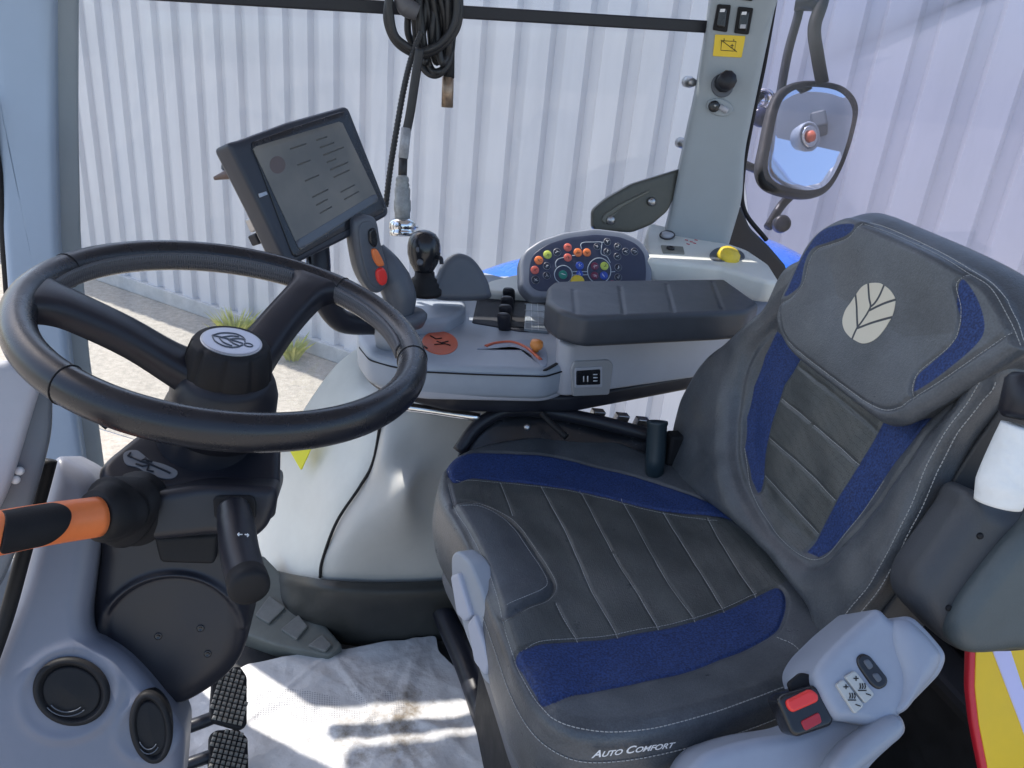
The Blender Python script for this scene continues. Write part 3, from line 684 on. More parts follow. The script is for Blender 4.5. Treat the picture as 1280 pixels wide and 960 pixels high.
pad('lower_cover', F3, [(130, 640), (118, 700), (110, 760), (108, 795), (120, 830), (170, 880), (215, 890), (245, 880), (285, 850), (305, 815), (309, 770), (306, 700), (305, 650)], blkc, .16, .03, co, 'smooth', disp=arcbump, nt_=240, nr=60)
pad('centre_block', F3.off(.02), [(192, 672), (272, 668), (268, 706), (200, 704)], blkm, .04, .005, co, 'round', .006)
for p in [(250, 787), (197, 797), (259, 819)]: lathe('cover_screw', F3.P(*F3.uv(*p), -.004), F3.n, [(.0045, 0), (.0045, .0012), (.003, .0015), (.002, .0005)], blkg, co, 14)
lb = [(154, 570), (158, 564), (172, 563), (188, 575), (205, 580), (221, 588), (219, 596), (206, 598), (185, 592), (172, 584), (158, 580)]
lab_ = pad('lever_label', CF.off(.0012), lb, mat('grey label', (.17, .175, .19), .5), .002, .0003, co, 'smooth')
mb = MB()
for L in ([(163, 571), (176, 577), (186, 580), (200, 586), (213, 592)], [(176, 577), (182, 573), (186, 580)], [(170, 580), (178, 583), (186, 582), (184, 588), (192, 590)], [(180, 574), (190, 578)], [(163, 566), (160, 570), (165, 572)]): line(mb, CF.off(.0012), L, .0012, .0006)
mb.build('label_arrows', blk, lab_)
lathe('cowl_screw', CF.P(*CF.uv(160, 604), -.002), CN, [(.003, 0), (.003, .003), (.001, .004)], steel, co, 10)
st_ = tube('indicator_stalk', [atD(292, 636, .80), atD(295, 656, .78), atD(299, 686, .75), atD(305, 712, .725), atD(311, 732, .705)], [.016, .0185, .0185, .0185, .0185], blk, co, 24)
ax = nrm(atD(311, 732, .705)-atD(299, 686, .75))
lathe('stalk_end', atD(311, 732, .705), ax, [(.0187, -.012), (.0192, 0), (.0185, .004), (.014, .006), (.002, .0065)], blkm, st_, 28)
mb = MB()
def sy(L, r=.0006):
    V, F = tube_geo([atD(x, y, .7385) for x, y in L], r, 5, smooth=False); mb.add(V, F)
sy([(297, 668), (303, 668)]); sy([(297, 668), (299, 666)]); sy([(297, 668), (299, 670)]); sy([(306, 668), (311, 669)]); sy([(311, 669), (309, 667)]); sy([(311, 669), (309, 671)])
sy([(293, 679), (295, 677), (295, 684), (292, 684), (293, 679)]); sy([(303, 678), (308, 676), (311, 679), (307, 681), (303, 678)])
mb.build('stalk_symbols', white, st_)
# boot and shuttle lever
Bp = [atD(172, 636, .82), atD(160, 636, .80), atD(148, 637, .78), atD(135, 640, .76), atD(118, 643, .745)]
bV, bF = tube_geo(Bp, [.034, .040, .036, .033, .037, .034, .030, .033, .029, .0275, .026, .023], 32, k=12); bV = np.array(bV); bQ = catmull(Bp, 12)
for i in range(len(bQ)):                   # soft folds
    for j in range(32): bV[i*32+j] = bQ[i]+(bV[i*32+j]-bQ[i])*(1+.09*sin(j/32*2*pi*3+i*.16)*sin(pi*i/len(bQ)))
bo = mk('lever_boot', bV, bF, blkm, co)
lev = tube('shuttle_lever', [atD(122, 646, .742), atD(60, 655, .70), atD(0, 666, .65), atD(-60, 680, .61)], [.0195, .0195, .019, .019], orange, co, 24, flat=((0, 0, 1), 1.0))
LA = atD(122, 646, .742); LB = atD(-60, 680, .61); LD = nrm(LB-LA); LC = nrm(-fw-(-fw@LD)*LD); LU = np.cross(LC, LD)
if LU[2] < 0: LU = -LU
def shell(name, pts, R, m, par):
    """thin shell on the lever tube; pts = (distance along the lever, angle from the camera side, up positive)"""
    fr = Fr((0, 0, 0), (0, 0, 1), (1, 0, 0)); o2 = fillet(np.array([(a, radians(b)*.02) for a, b in pts]), .008)
    V, F, uv, hf_, nt0 = pad_geo(fr, o2, .003, .0008, None, 100, 16)
    W = [LA+LD*x+(LC*cos(y/.02)+LU*sin(y/.02))*(R+z) for x, y, z in V]
    return mk(name, W, F, m, par)
shell('grip_insert', [(.048, 90), (.042, 40), (.052, -10), (.066, -42), (.112, -42), (.112, 10), (.100, 75), (.098, 110), (.05, 110)], .0203, blkm, lev)
shell('grip_insert', [(.112, 70), (.122, 15), (.122, -42), (.22, -42), (.22, 110), (.112, 110)], .0203, blkm, lev)
# small black lock lever seen left of the column
tube('tilt_lever', [atD(160, 522, .9), atD(135, 520, .89), atD(123, 530, .885)], [.012, .013, .010], blk, co, 14)

# ------------------------------------------------------------ dashboard at lower left
dbt = thing('dashboard', 'blue grey side dashboard with two round black air vents, lower left', 'dashboard', (-.35, .8, 0))
DF = Fr(atD(110, 830, .88), nrm([.12, -1, .55]))
def dd(u, v, d):
    h = 0
    for (c, r) in (((88, 866), .050), ((189, 911), .036)):
        q = DF.uv(*c); rr = np.sqrt((u-q[0])**2+(v-q[1])**2); h = h+.0022*np.exp(-((rr-r)/.006)**2)
    return h
pad('dash_panel', DF, [(66, 565), (117, 592), (128, 640), (119, 700), (108, 770), (112, 797), (150, 817), (182, 850), (215, 895), (232, 920), (229, 960), (225, 1020), (-60, 1020), (-30, 860), (20, 735), (45, 640), (58, 598)], dash, .14, .022, dbt, 'round', .02, disp=dd, nt_=300, nr=60)
def vent(c, a, b, rot=0):
    e = pad('air_vent', DF.off(.008), ellipse(c, a, b, 40, rot), blkm, .03, .005, dbt, 'poly', disp=lambda u, v, d: -.007*sstep(d, .005, .011), nt_=72, nr=20)
    f = pad('vent_flap', DF.off(.0045), ellipse((c[0]+a*.02, c[1]), a*.76, b*.76, 40, rot), blkm, .01, .003, e, 'poly', disp=lambda u, v, d: .003*sstep(d, 0, .03), nt_=60, nr=12)
    mb = MB()
    for k, s in ((.28, .5), (-.2, .62)):
        q = DF.uvs([(c[0]+a*s*cos(t)-a*.05, c[1]+b*s*sin(t)+k*0) for t in np.linspace(.25*pi, .8*pi, 12)])
        V, F = tube_geo([DF.P(x, y, .0072) for x, y in q], .0007, 5, smooth=False); mb.add(V, F)
    mb.build('flap_groove', greyd, f)
vent((88, 866), 49, 43, .25); vent((188, 911), 27, 46, -.12)
F4 = Fr(atD(30, 600, .80), nrm([.45, -1, .4]))
hd = thing('instrument_hood', 'pale grey instrument hood shell with two small screws left of the wheel column', 'instrument hood', atD(20, 640, .84))
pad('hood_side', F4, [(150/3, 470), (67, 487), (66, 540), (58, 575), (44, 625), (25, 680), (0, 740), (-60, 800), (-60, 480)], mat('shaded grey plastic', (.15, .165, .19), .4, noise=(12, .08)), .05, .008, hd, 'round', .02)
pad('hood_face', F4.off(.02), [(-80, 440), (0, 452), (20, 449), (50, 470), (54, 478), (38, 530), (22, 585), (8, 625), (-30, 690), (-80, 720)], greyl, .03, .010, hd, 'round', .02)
for p in [(24, 588), (19, 599)]: lathe('hood_screw', F4.P(*F4.uv(*p), .003), F4.n, [(.0045, 0), (.0045, .003), (.002, .005)], white, hd, 12)
sheet('hood_rear_edge', [[atD(-40, 700, .9), atD(0, 700, .9), atD(30, 700, .9)], [atD(-60, 860, .9), atD(-20, 860, .9), atD(8, 790, .9)]], greyd, hd, .01)
tube('hood_gap_shade', [atD(62, 575, .86), atD(50, 620, .86), atD(30, 690, .85), atD(8, 770, .85), atD(-20, 850, .84)], .008, blkm, hd, 8)  # black strip draws the shade in the gap between hood and dashboard
# ------------------------------------------------------------ monitor
MN = nrm([.662, -.639, .392]); MF = Fr(atD(395, 225, 1.20), MN, atD(440, 205, 1.2)-atD(350, 240, 1.2))
mo_ = thing('touch_monitor', 'tilted dark touch screen monitor with a thick bezel above the steering wheel', 'monitor', atD(395, 330, 1.22))
mblk = mat('monitor housing plastic', (.024, .028, .040), .4, noise=(14, .1))
pad('housing', MF, [(285, 178), (300, 174), (360, 152), (432, 132), (437, 135), (487, 262), (486, 269), (430, 300), (366, 332), (358, 328), (325, 258)], mblk, .038, .007, mo_, 'round', .006, nt_=200)
pad('bezel', MF.off(.0025), [(314, 178), (360, 161), (428, 139), (433, 140), (483, 262), (480, 266), (425, 292), (371, 322), (366, 318)], blkg, .006, .002, mo_, 'round', .004, nt_=120)
def screenmat():
    m = bpy.data.materials.new('dim screen'); m.use_nodes = True; t = m.node_tree; b = t.nodes['Principled BSDF']
    b.inputs['Base Color'].default_value = (.12, .12, .11, 1); b.inputs['Roughness'].default_value = .35
    tc = t.nodes.new('ShaderNodeTexCoord'); n = t.nodes.new('ShaderNodeTexNoise'); n.inputs['Scale'].default_value = 9; n.inputs['Detail'].default_value = 4
    t.links.new(tc.outputs['Object'], n.inputs[0]); r = t.nodes.new('ShaderNodeValToRGB'); r.color_ramp.elements[0].position = .35; r.color_ramp.elements[1].position = .7
    r.color_ramp.elements[0].color = (.12, .118, .110, 1); r.color_ramp.elements[1].color = (.21, .195, .17, 1)
    t.links.new(n.outputs['Fac'], r.inputs[0]); t.links.new(r.outputs[0], b.inputs['Base Color']); return m
scr = pad('screen', MF.off(.0035), [(316, 184), (427, 151), (474, 250), (375, 313)], screenmat(), .003, .0005, mo_, 'round', .002, nt_=80)
# faint display content: dark rows of fields and one reddish spot
def quadpt(a, b): # a right, b down
    TL, TR, BR, BL = map(np.array, ((316, 184), (427, 151), (474, 250), (375, 313)))
    return (TL*(1-a)+TR*a)*(1-b)+(BL*(1-a)+BR*a)*b
mb = MB(); MS = MF.off(.0036)
for row in range(9):
    for (a0, a1) in ((.36, .36+random.uniform(.1, .2)), (.66, .66+random.uniform(.1, .24))):
        if random.random() < .22: continue
        b_ = .12+row*.085; L = resample(np.array([quadpt(a0, b_), quadpt(a1, b_)]), 2, False); q = MS.uvs(L); V, F = tube_geo([MS.P(x, y, 0) for x, y in q], .0011, 4, smooth=False, flat=(MS.n, .15)); mb.add(V, F)
mb.build('screen_content', mat('screen text grey', (.105, .105, .098), .4), scr)
pad('screen_bar', MS, [tuple(quadpt(.0, .91)), tuple(quadpt(1, .91)), tuple(quadpt(1, .995)), tuple(quadpt(.0, .995))], mat('screen bar', (.09, .10, .12), .2), .002, .0002, scr, 'poly', nt_=40)
pad('screen_spot', MS, ellipse((347, 206), 10, 11), mat('reddish screen spot', (.115, .085, .08), .4), .002, .0002, scr, 'poly', nt_=30)
pad('badge', MF.off(.002), [(323, 242), (333, 239), (335, 243), (325, 247)], steel, .002, .0004, mo_, 'round', .001)
tube('wing_knob', [atD(300, 215, 1.23), atD(285, 218, 1.235), (atD(268, 223, 1.24))], [.010, .008, .003], mat('brown grey plastic', (.12, .08, .07), .4), mo_, 12)
tube('knob_head', [atD(297, 203, 1.24), atD(284, 207, 1.24), atD(279, 213, 1.24)], [.008, .009, .004], greyd, mo_, 12)
box('side_bracket', atD(318, 280, 1.25), (MF.u, MF.v, MF.n), (.016, .022, .02), steel, mo_, .003)
box('side_clamp', atD(322, 298, 1.25), (MF.u, MF.v, MF.n), (.02, .018, .02), blk, mo_, .003)
tube('stand_arm', [atD(395, 290, 1.26), atD(398, 330, 1.26), atD(400, 360, 1.27), atD(425, 400, 1.32), atD(470, 405, 1.38)], .020, blk, mo_, 14)
tube('stand_screw', [atD(383, 318, 1.24), atD(385, 345, 1.24)], .004, steel, mo_, 10)
if 0: tube('second_arm', [atD(470, 270, 1.25), atD(479, 300, 1.27), atD(478, 350, 1.33)], .012, blk, mo_, 12)

# ------------------------------------------------------------ armrest console
cn = thing('armrest_console', 'grey armrest console carrying joysticks, levers, an orange throttle and a padded armrest', 'console', (.45, 1.4, .60))
ZF = Fr((.35, 1.4, .715), (0, 0, 1), (1, 0, 0))
pad('console_body', ZF, [(446, 402), (468, 392), (520, 345), (600, 338), (655, 352), (730, 380), (728, 432), (716, 452), (683, 462), (530, 456), (490, 450), (462, 442), (448, 425)], grey, .062, .012, cn, 'round', .02, nt_=260, nr=20)
SF = Fr((.35, 1.4, .693), (0, 0, 1), (1, 0, 0))
pad('side_skirt', Fr((.35, 1.4, .700), (0, 0, 1), (1, 0, 0)), [(458, 420), (478, 400), (600, 345), (800, 345), (960, 390), (900, 425), (722, 458), (683, 470), (530, 466), (495, 460), (466, 450)], greyl, .052, .006, cn, 'round', .02, nt_=260, nr=8)
pad('rear_body', Fr((.6, 1.4, .755), (0, 0, 1), (1, 0, 0)), [(698, 345), (960, 345), (985, 385), (930, 408), (712, 432), (698, 428)], greyl, .10, .006, cn, 'round', .006, nt_=200, nr=8)
pad('underside_cover', Fr((.35, 1.4, .652), (0, 0, 1), (1, 0, 0)), [(452, 440), (478, 420), (600, 390), (850, 380), (930, 420), (870, 468), (720, 495), (640, 496), (560, 494), (480, 474), (458, 458)], blk, .034, .008, cn, 'round', .02, nt_=200)
tube('support_rod', [atD(495, 507, 1.44), atD(540, 513, 1.44), atD(600, 522, 1.43)], .009, chrome, cn, 14)
# recess with switch in the side
_w1, _w2 = atZ(712, 432, .755), atZ(930, 408, .755); _wd = nrm(_w2-_w1); _wn = nrm([_wd[1], -_wd[0], 0]); _rr = ray(738, 474)
RF = Fr(CAMP+_rr*(((_w1-CAMP)@_wn)/(_rr@_wn))+_wn*.004, _wn, _wd)
pad('switch_bezel', RF, [(718, 452), (762, 450), (767, 456), (762, 494), (716, 496), (714, 462)], greyw if False else mat('warm grey plastic', (.34, .34, .35), .45), .03, .003, cn, 'round', .006)
pad('switch_frame', RF.off(.002), [(719, 460), (753, 458), (753, 484), (719, 485)], greyl, .01, .001, cn, 'round', .003)
rs = pad('console_switch', RF.off(.004), [(721, 464), (751, 462), (751, 481), (721, 482)], blkg, .01, .002, cn, 'round', .003)
mb = MB()
for L in ([(728, 469), (728, 476)], [(733, 469), (733, 476)], [(740, 467), (745, 467)], [(740, 471), (745, 471)], [(740, 475), (745, 475)]): line(mb, RF, L, .0012, .004)
mb.build('switch_symbol', white, rs)
def zf(h): return Fr((.35, 1.4, .715+h), (0, 0, 1), (1, 0, 0))
pad('seam_line', zf(.0006), [(679, 462), (683, 462), (712, 447), (717, 436), (714, 436), (709, 445)], blkm, .003, .0003, cn, 'poly', nt_=40)
tube('edge_seam', [zf(-.0125).P(*q_) for q_ in fillet(zf(0).uvs([(448, 425), (462, 442), (490, 450), (530, 456.6), (600, 460), (683, 462.6), (716, 452.6)]), .01)[3:-3]], .0014, blkm, cn, 6, smooth=False)
# tray with paddles
pad('lever_tray', zf(.002), [(598, 367), (625, 368), (684, 376), (686, 414), (650, 414), (620, 408), (590, 403)], mat('tray plastic', (.035, .037, .045), .7, spec=.2), .01, .002, cn, 'round', .006)
pad('tray_floor', zf(.0035), [(630, 374), (682, 379), (682, 411), (626, 407)], blkm, .01, .001, cn, 'round', .003)
for k, (x, y) in enumerate([(633, 366), (631, 377), (629, 388), (627, 399)]):
    b0 = zf(0).P(*zf(0).uv(x+4, y+13), .0); a = b0+np.array([-.006, -.004, .034])
    S = []
    for s, w, th in ((0, .011, .009), (.4, .012, .010), (.8, .0125, .0112), (1, .010, .009), (1.06, .005, .004)):
        c = b0*(1-s)+(a+np.array([0, 0, .0]))*s
        S.append([c+np.array([1, 0, 0])*w*cos(t)*1.1+np.array([0, 1, .0])*th*sin(t) for t in np.linspace(0, 2*pi, 12, endpoint=False)])
    loft('hydraulic_paddle', S, blk, cn, k=3)
ls = pad('marker_strip', zf(.006), [(658, 379), (681, 381), (686, 414), (655, 411)], mat('frosted marker strip', (.22, .25, .28), .3), .006, .001, cn, 'round', .003)
mb = MB()
for k in range(5):
    y = 380+k*7.7; line(mb, zf(.006), [(656, y), (684, y+2.5)], .0005, .0004)
for x in (664, 672): line(mb, zf(.006), [(x, 380), (x+1, 413)], .0005, .0004)
mb.build('marker_lines', white, ls)
# orange throttle
oo = pad('orange_recess', zf(.0015), ellipse((550, 428), 22.5, 14.5, 40, .1), orangeb, .006, .0015, cn, 'poly', nt_=60)
mb = MB()
for L in ([(538, 420), (545, 424), (552, 423)], [(543, 431), (556, 430), (563, 432)], [(530, 433), (534, 436)], [(546, 427), (552, 429), (560, 427)]): line(mb, zf(.0015), L, .0015, .0005)
mb.build('lever_marks', blkm, oo)
tube('throttle_slot', [zf(.001).P(*zf(.001).uv(*p)) for p in [(607, 433), (620, 429), (640, 428), (658, 435), (676, 450)]], .0035, orangeb, cn, 8)
pad('throttle_valley', zf(.0012), [(596, 436), (612, 430), (640, 425), (665, 425), (682, 436), (684, 455), (676, 456), (660, 440), (640, 433), (612, 435)], mat('blue grey plastic', (.24, .28, .36), .4), .004, .001, cn, 'smooth', nt_=100)
kc = zf(0).P(*zf(0).uv(669, 440))
lathe('throttle_knob', kc, nrm([.05, -.1, 1]), [(.006, 0), (.006, .006), (.011, .009), (.0125, .015), (.011, .022), (.004, .025)], mat('faded orange knob', (.75, .28, .07), .4), cn, 20)
# multi function handle
mf = thing('multifunction_handle', 'tall dark grey joystick handle with orange and red buttons beside the monitor corner', 'joystick', atD(505, 392, 1.36))
lathe('base_ring', atD(506, 392, 1.37), (0, 0, 1), [(.034, -.02), (.040, -.006), (.040, .0), (.036, .004), (.004, .004)], greyd, mf, 36)
lathe('base_socket', atD(492, 400, 1.37), (0, 0, 1), [(.03, -.05), (.036, -.01), (.038, .0), (.03, .003)], grey, mf, 30)
tube('handle_stem', [atD(500, 392, 1.365), atD(500, 372, 1.355), atD(492, 350, 1.345), atD(482, 330, 1.335), atD(470, 312, 1.33)], [.023, .029, .030, .024, .016], greyd, mf, 24)
hf = Fr(atD(465, 318, 1.272), nrm([.55, -1, .1]))
hp = pad('grip_plate', hf, [(443, 281), (448, 273), (460, 269), (472, 276), (478, 305), (487, 340), (484, 358), (474, 367), (462, 361), (450, 338), (443, 300)], mat('handle rim grey', (.085, .095, .115), .38, noise=(25, .1)), .03, .008, mf, 'smooth', nt_=140)
pad('grip_face', hf.off(.002), [(450, 283), (462, 276), (469, 283), (475, 310), (481, 340), (477, 357), (465, 355), (456, 334), (450, 305)], greyd, .006, .002, mf, 'smooth')
pad('orange_button', hf.off(.007), [(466, 313), (472, 312), (479, 324), (481, 332), (474, 333), (468, 324)], orange, .012, .004, mf, 'smooth')
pad('red_button', hf.off(.007), [(472, 338), (480, 335), (485, 344), (484, 354), (478, 357), (472, 349)], red, .012, .004, mf, 'smooth')
pad('rocker_button', hf.off(.007), [(463, 288), (470, 286), (473, 300), (470, 309), (464, 305), (462, 297)], blkg, .012, .003, mf, 'smooth')
mb = MB()                                 # pale cable tie and marks beside the handle
for k in range(6):
    V, F = box_geo(atD(443+k*2.2, 306+k*10, 1.33), XYZ, (.004, .004, .005), .001); mb.add(V, F)
mb.build('white_marks', white, mf)
# small joystick
sj = thing('small_joystick', 'small glossy black joystick with an egg shaped head on the console', 'joystick', atD(530, 358, 1.43))
hd_c = atD(530, 314, 1.42); upv = nrm(atD(530, 290, 1.42)-atD(530, 357, 1.43))
lathe('joystick_head', hd_c, nrm(upv*.8+np.array([0, 0, .4])), [(.014, -.045), (.018, -.036), (.026, -.022), (.0305, -.004), (.0305, .010), (.028, .022), (.021, .032), (.010, .0375), (.001, .039)], blkg, sj, 36)
lathe('joystick_gaiter', atD(530, 362, 1.435), (0, 0, 1), [(.033, -.008), (.033, 0), (.027, .004), (.028, .010), (.023, .014), (.024, .020), (.019, .024), (.018, .034)], blkm, sj, 30)
for p in [(524, 312), (525, 328)]: lathe('thumb_button', atD(p[0], p[1], 1.392), nrm(-ray(*p)), [(.006, -.004), (.006, .001), (.004, .002), (.001, .002)], greyd, sj, 16)
tube('side_trigger', [atD(546, 322, 1.41), atD(551, 323, 1.405), atD(552, 330, 1.405)], .004, blk, sj, 8)
# housing block and dome behind
hs = pad('joystick_block', zf(.028), [(472, 372), (516, 352), (566, 350), (580, 358), (583, 385), (560, 398), (505, 402), (478, 395)], grey, .05, .012, cn, 'round', .02, nt_=140)
dm = Fr(atD(570, 345, 1.50), nrm([-.1, -1, .35]))
pad('dome_cover', dm, [(540, 372), (547, 342), (556, 325), (571, 316), (589, 321), (604, 339), (613, 360), (608, 374)], greyd, .05, .012, cn, 'smooth', nt_=120)
# padded armrest
AF = Fr((.6, 1.36, .835), (0, 0, 1), (1, 0, 0))
def ribs(u, v, d):
    h = 0
    for a, b in (((717, 362), (720, 392)), ((775, 358), (780, 392)), ((833, 355), (842, 390)), ((890, 352), (903, 386))):
        h = h-.0022*np.exp(-(pdist(u, v, AF.uvs([a, b]))/.0035)**2)
    return h*sstep(d, .004, .012)
padm = mat('armrest vinyl', (.046, .052, .064), .42, noise=(16, .15), bump=(700, .3, .0008))
pad('armrest_pad', AF, [(684, 358), (692, 351), (720, 350), (906, 348), (950, 379), (936, 388), (905, 390), (730, 396), (700, 388), (683, 376)], padm, .055, .010, cn, 'round', .012, disp=ribs, nt_=300, nr=60)

# ------------------------------------------------------------ keypad
KF = Fr(atD(732, 325, 1.60), nrm([-.05, -1, .62]))
kp = thing('button_panel', 'arched grey control panel with coloured round buttons behind the armrest', 'control panel', atD(732, 365, 1.62))
ko = [(651, 325), (656, 313), (675, 300), (705, 290), (745, 285), (778, 289), (800, 299), (812, 314), (816, 340), (814, 370), (665, 372), (652, 358)]
pad('panel_housing', KF, ko, mat('panel grey', (.19, .21, .26), .4, noise=(15, .06)), .05, .006, kp, 'round', .012, nt_=200)
pad('panel_face', KF.off(.0015), [(662, 330), (667, 317), (685, 305), (710, 297), (745, 293), (775, 296), (795, 304), (806, 317), (808, 340), (806, 363), (672, 364), (661, 355)], mat('panel navy face', (.035, .045, .085), .35, noise=(20, .1)), .004, .001, kp, 'round', .012, nt_=160)
def zk(x, y): return (650+x/7.53, 290+y/7.53)
mb = MB(); KL = KF.off(.0018)
def lk(L, r=.0009):
    q = KL.uvs([zk(*p) for p in L]); V, F = tube_geo([KL.P(a, b) for a, b in q], r, 5); mb.add(V, F)
lk([(580, 160), (572, 120), (600, 98), (690, 95), (765, 97), (768, 140), (765, 205), (820, 235), (850, 290)]); lk([(340, 335), (335, 290), (360, 255), (415, 238)])
lk([(490, 375), (530, 372), (635, 372)]); lk([(490, 405), (530, 405), (635, 402)]); lk([(860, 375), (895, 372)]); lk([(760, 97), (790, 97)]); lk([(490, 222), (530, 222)])
def circ_(c, rx, ry, r=.0010):
    q = KL.uvs([zk(c[0]+rx*cos(t), c[1]+ry*sin(t)) for t in np.linspace(0, 2*pi, 40, endpoint=False)]); V, F = tube_geo([KL.P(a, b) for a, b in q], r, 6, True, k=1); mb.add(V, F)
circ_((408, 400), 84, 84); circ_((745, 365), 110, 120)
mb.build('printed_lines', mat('printed silver line', (.45, .5, .56), .4), kp)
Cc = dict(o=orange, r=mat('coral button', (.62, .13, .10), .4), y=mat('lime button', (.50, .58, .10), .4), k=mat('navy button', (.02, .025, .045), .3), g=mat('teal button', (.02, .22, .17), .35), b=mat('blue button', (.03, .08, .42), .35), w=mat('wine button', (.17, .03, .07), .35))
bts = [(147, 450, 38, 'k'), (140, 358, 38, 'r'), (177, 266, 40, 'o'), (259, 213, 39, 'y'), (350, 190, 36, 'k'), (450, 145, 38, 'r'), (450, 240, 38, 'r'), (545, 193, 40, 'o'), (630, 193, 38, 'o'), (727, 135, 32, 'k'), (822, 92, 34, 'k'), (822, 185, 34, 'k'), (920, 137, 34, 'k'), (918, 230, 34, 'k'), (995, 184, 34, 'k'), (1078, 184, 34, 'k'), (925, 333, 34, 'k'), (925, 425, 34, 'k'), (252, 320, 34, 'k'), (252, 410, 34, 'k'), (405, 402, 40, 'g'), (562, 318, 38, 'b'), (562, 392, 32, 'b'), (703, 322, 36, 'w'), (703, 410, 36, 'w'), (795, 320, 38, 'y'), (790, 410, 38, 'b'), (868, 478, 24, 'w')]
for n_, (x, y, r, c) in enumerate(bts):
    ctr = zk(x, y); q = KF.off(.002).uv(*ctr); rr = r/7.53/FPX*1.6
    P_ = KF.off(.0015).P(*q)
    b_ = lathe('button', P_, KF.n, [(rr, 0), (rr, .0010), (rr*.92, .0017), (rr*.3, .0019), (.0002, .0019)], Cc[c], kp, 24)
    V, F = tube_geo([KF.off(.0018).P(q[0]+rr*cos(t), q[1]+rr*sin(t)) for t in np.linspace(0, 2*pi, 24, endpoint=False)], .0005, 5, True, k=1); mk('button_ring', V, F, greyl if c == 'k' else Cc[c], b_)
    m2 = MB(); rs_ = random.Random(n_)
    for j in range(3):
        a = rs_.uniform(0, pi); s = rr*.45; ox, oy = rs_.uniform(-.25, .25)*rr, rs_.uniform(-.25, .25)*rr
        V, F = tube_geo([KF.off(.0034).P(q[0]+ox-s*cos(a), q[1]+oy-s*sin(a)), KF.off(.0034).P(q[0]+ox+s*cos(a), q[1]+oy+s*sin(a))], .00035, 4, smooth=False); m2.add(V, F)
    m2.build('button_symbol', white if c in 'kbgw' else blk, b_)
lathe('yellow_dial', KF.P(*KF.uv(*zk(535, 478)), .001), KF.n, [(.0150, 0), (.0150, .006), (.0125, .010), (.003, .0105)], yellow, kp, 14)

# ------------------------------------------------------------ rear side console
rc = thing('rear_side_console', 'pale rear side console with a yellow knob and sockets at the pillar foot', 'side console', (.95, 1.6, .70))
RZ = Fr((.9, 1.6, .86), nrm([0, -.12, 1]), (1, 0, 0))
pad('console_top', RZ, [(806, 296), (812, 278), (830, 282), (900, 300), (935, 312), (962, 330), (976, 352), (960, 352), (900, 334), (820, 326), (808, 322)], greyw, .05, .010, rc, 'round', .01, nt_=260, nr=16)
RS = Fr((.9, 1.5, .84), (0, -1, .15), (1, 0, 0))
pad('console_front', Fr(atD(880, 345, 1.66), nrm([-.05, -1, .35])), [(812, 318), (900, 326), (955, 336), (977, 354), (974, 368), (930, 362), (905, 362), (812, 360)], grey, .12, .012, rc, 'round', .012, nt_=160)
pad('console_shelf', Fr((.5, 1.6, .735), nrm([0, -.05, 1]), (1, 0, 0)), [(592, 362), (612, 350), (640, 343), (700, 335), (820, 335), (820, 368), (700, 368), (640, 366)], greyw, .08, .010, rc, 'round', .01, nt_=160)
def rz(h=0): return RZ.off(h)
lathe('yellow_knob', rz().P(*rz().uv(909, 323)), nrm([.1, -.4, 1]), [(.025, 0), (.026, .006), (.0235, .016), (.018, .021), (.010, .023), (.003, .0235)], yellow, rc, 12)
pad('knob_plate', rz(.002), [(888, 316), (900, 309), (925, 313), (930, 323), (905, 326), (890, 324)], greyd, .004, .001, rc, 'smooth')
pad('socket_plate', rz(.002), [(826, 306), (854, 308), (856, 317), (829, 316)], mat('khaki plate', (.22, .22, .19), .4), .004, .001, rc, 'round', .003)
lathe('socket', rz(.002).P(*rz(.002).uv(838, 311)), RZ.n, [(.009, 0), (.009, .004), (.006, .005), (.005, .002), (.001, .002)], blkg, rc, 18)
lathe('round_cap', rz(.002).P(*rz(.002).uv(834, 296)), RZ.n, [(.016, 0), (.016, .006), (.012, .009), (.002, .010)], greyl, rc, 24)
tube('cap_ring', [rz(.008).P(*rz(.008).uv(834+9*cos(t), 294+5*sin(t))) for t in np.linspace(0, 2*pi, 16, endpoint=False)], .002, blk, rc, 6, True)
mb = MB()
for x, y in ((858, 300), (864, 302), (870, 300), (860, 305), (868, 304)): V, F = tube_geo([rz(.001).P(*rz().uv(x-2, y)), rz(.001).P(*rz().uv(x+2, y+1))], .0012, 5, smooth=False); mb.add(V, F)
mb.build('red_marks', mat('faded red print', (.6, .15, .17), .5), rc)

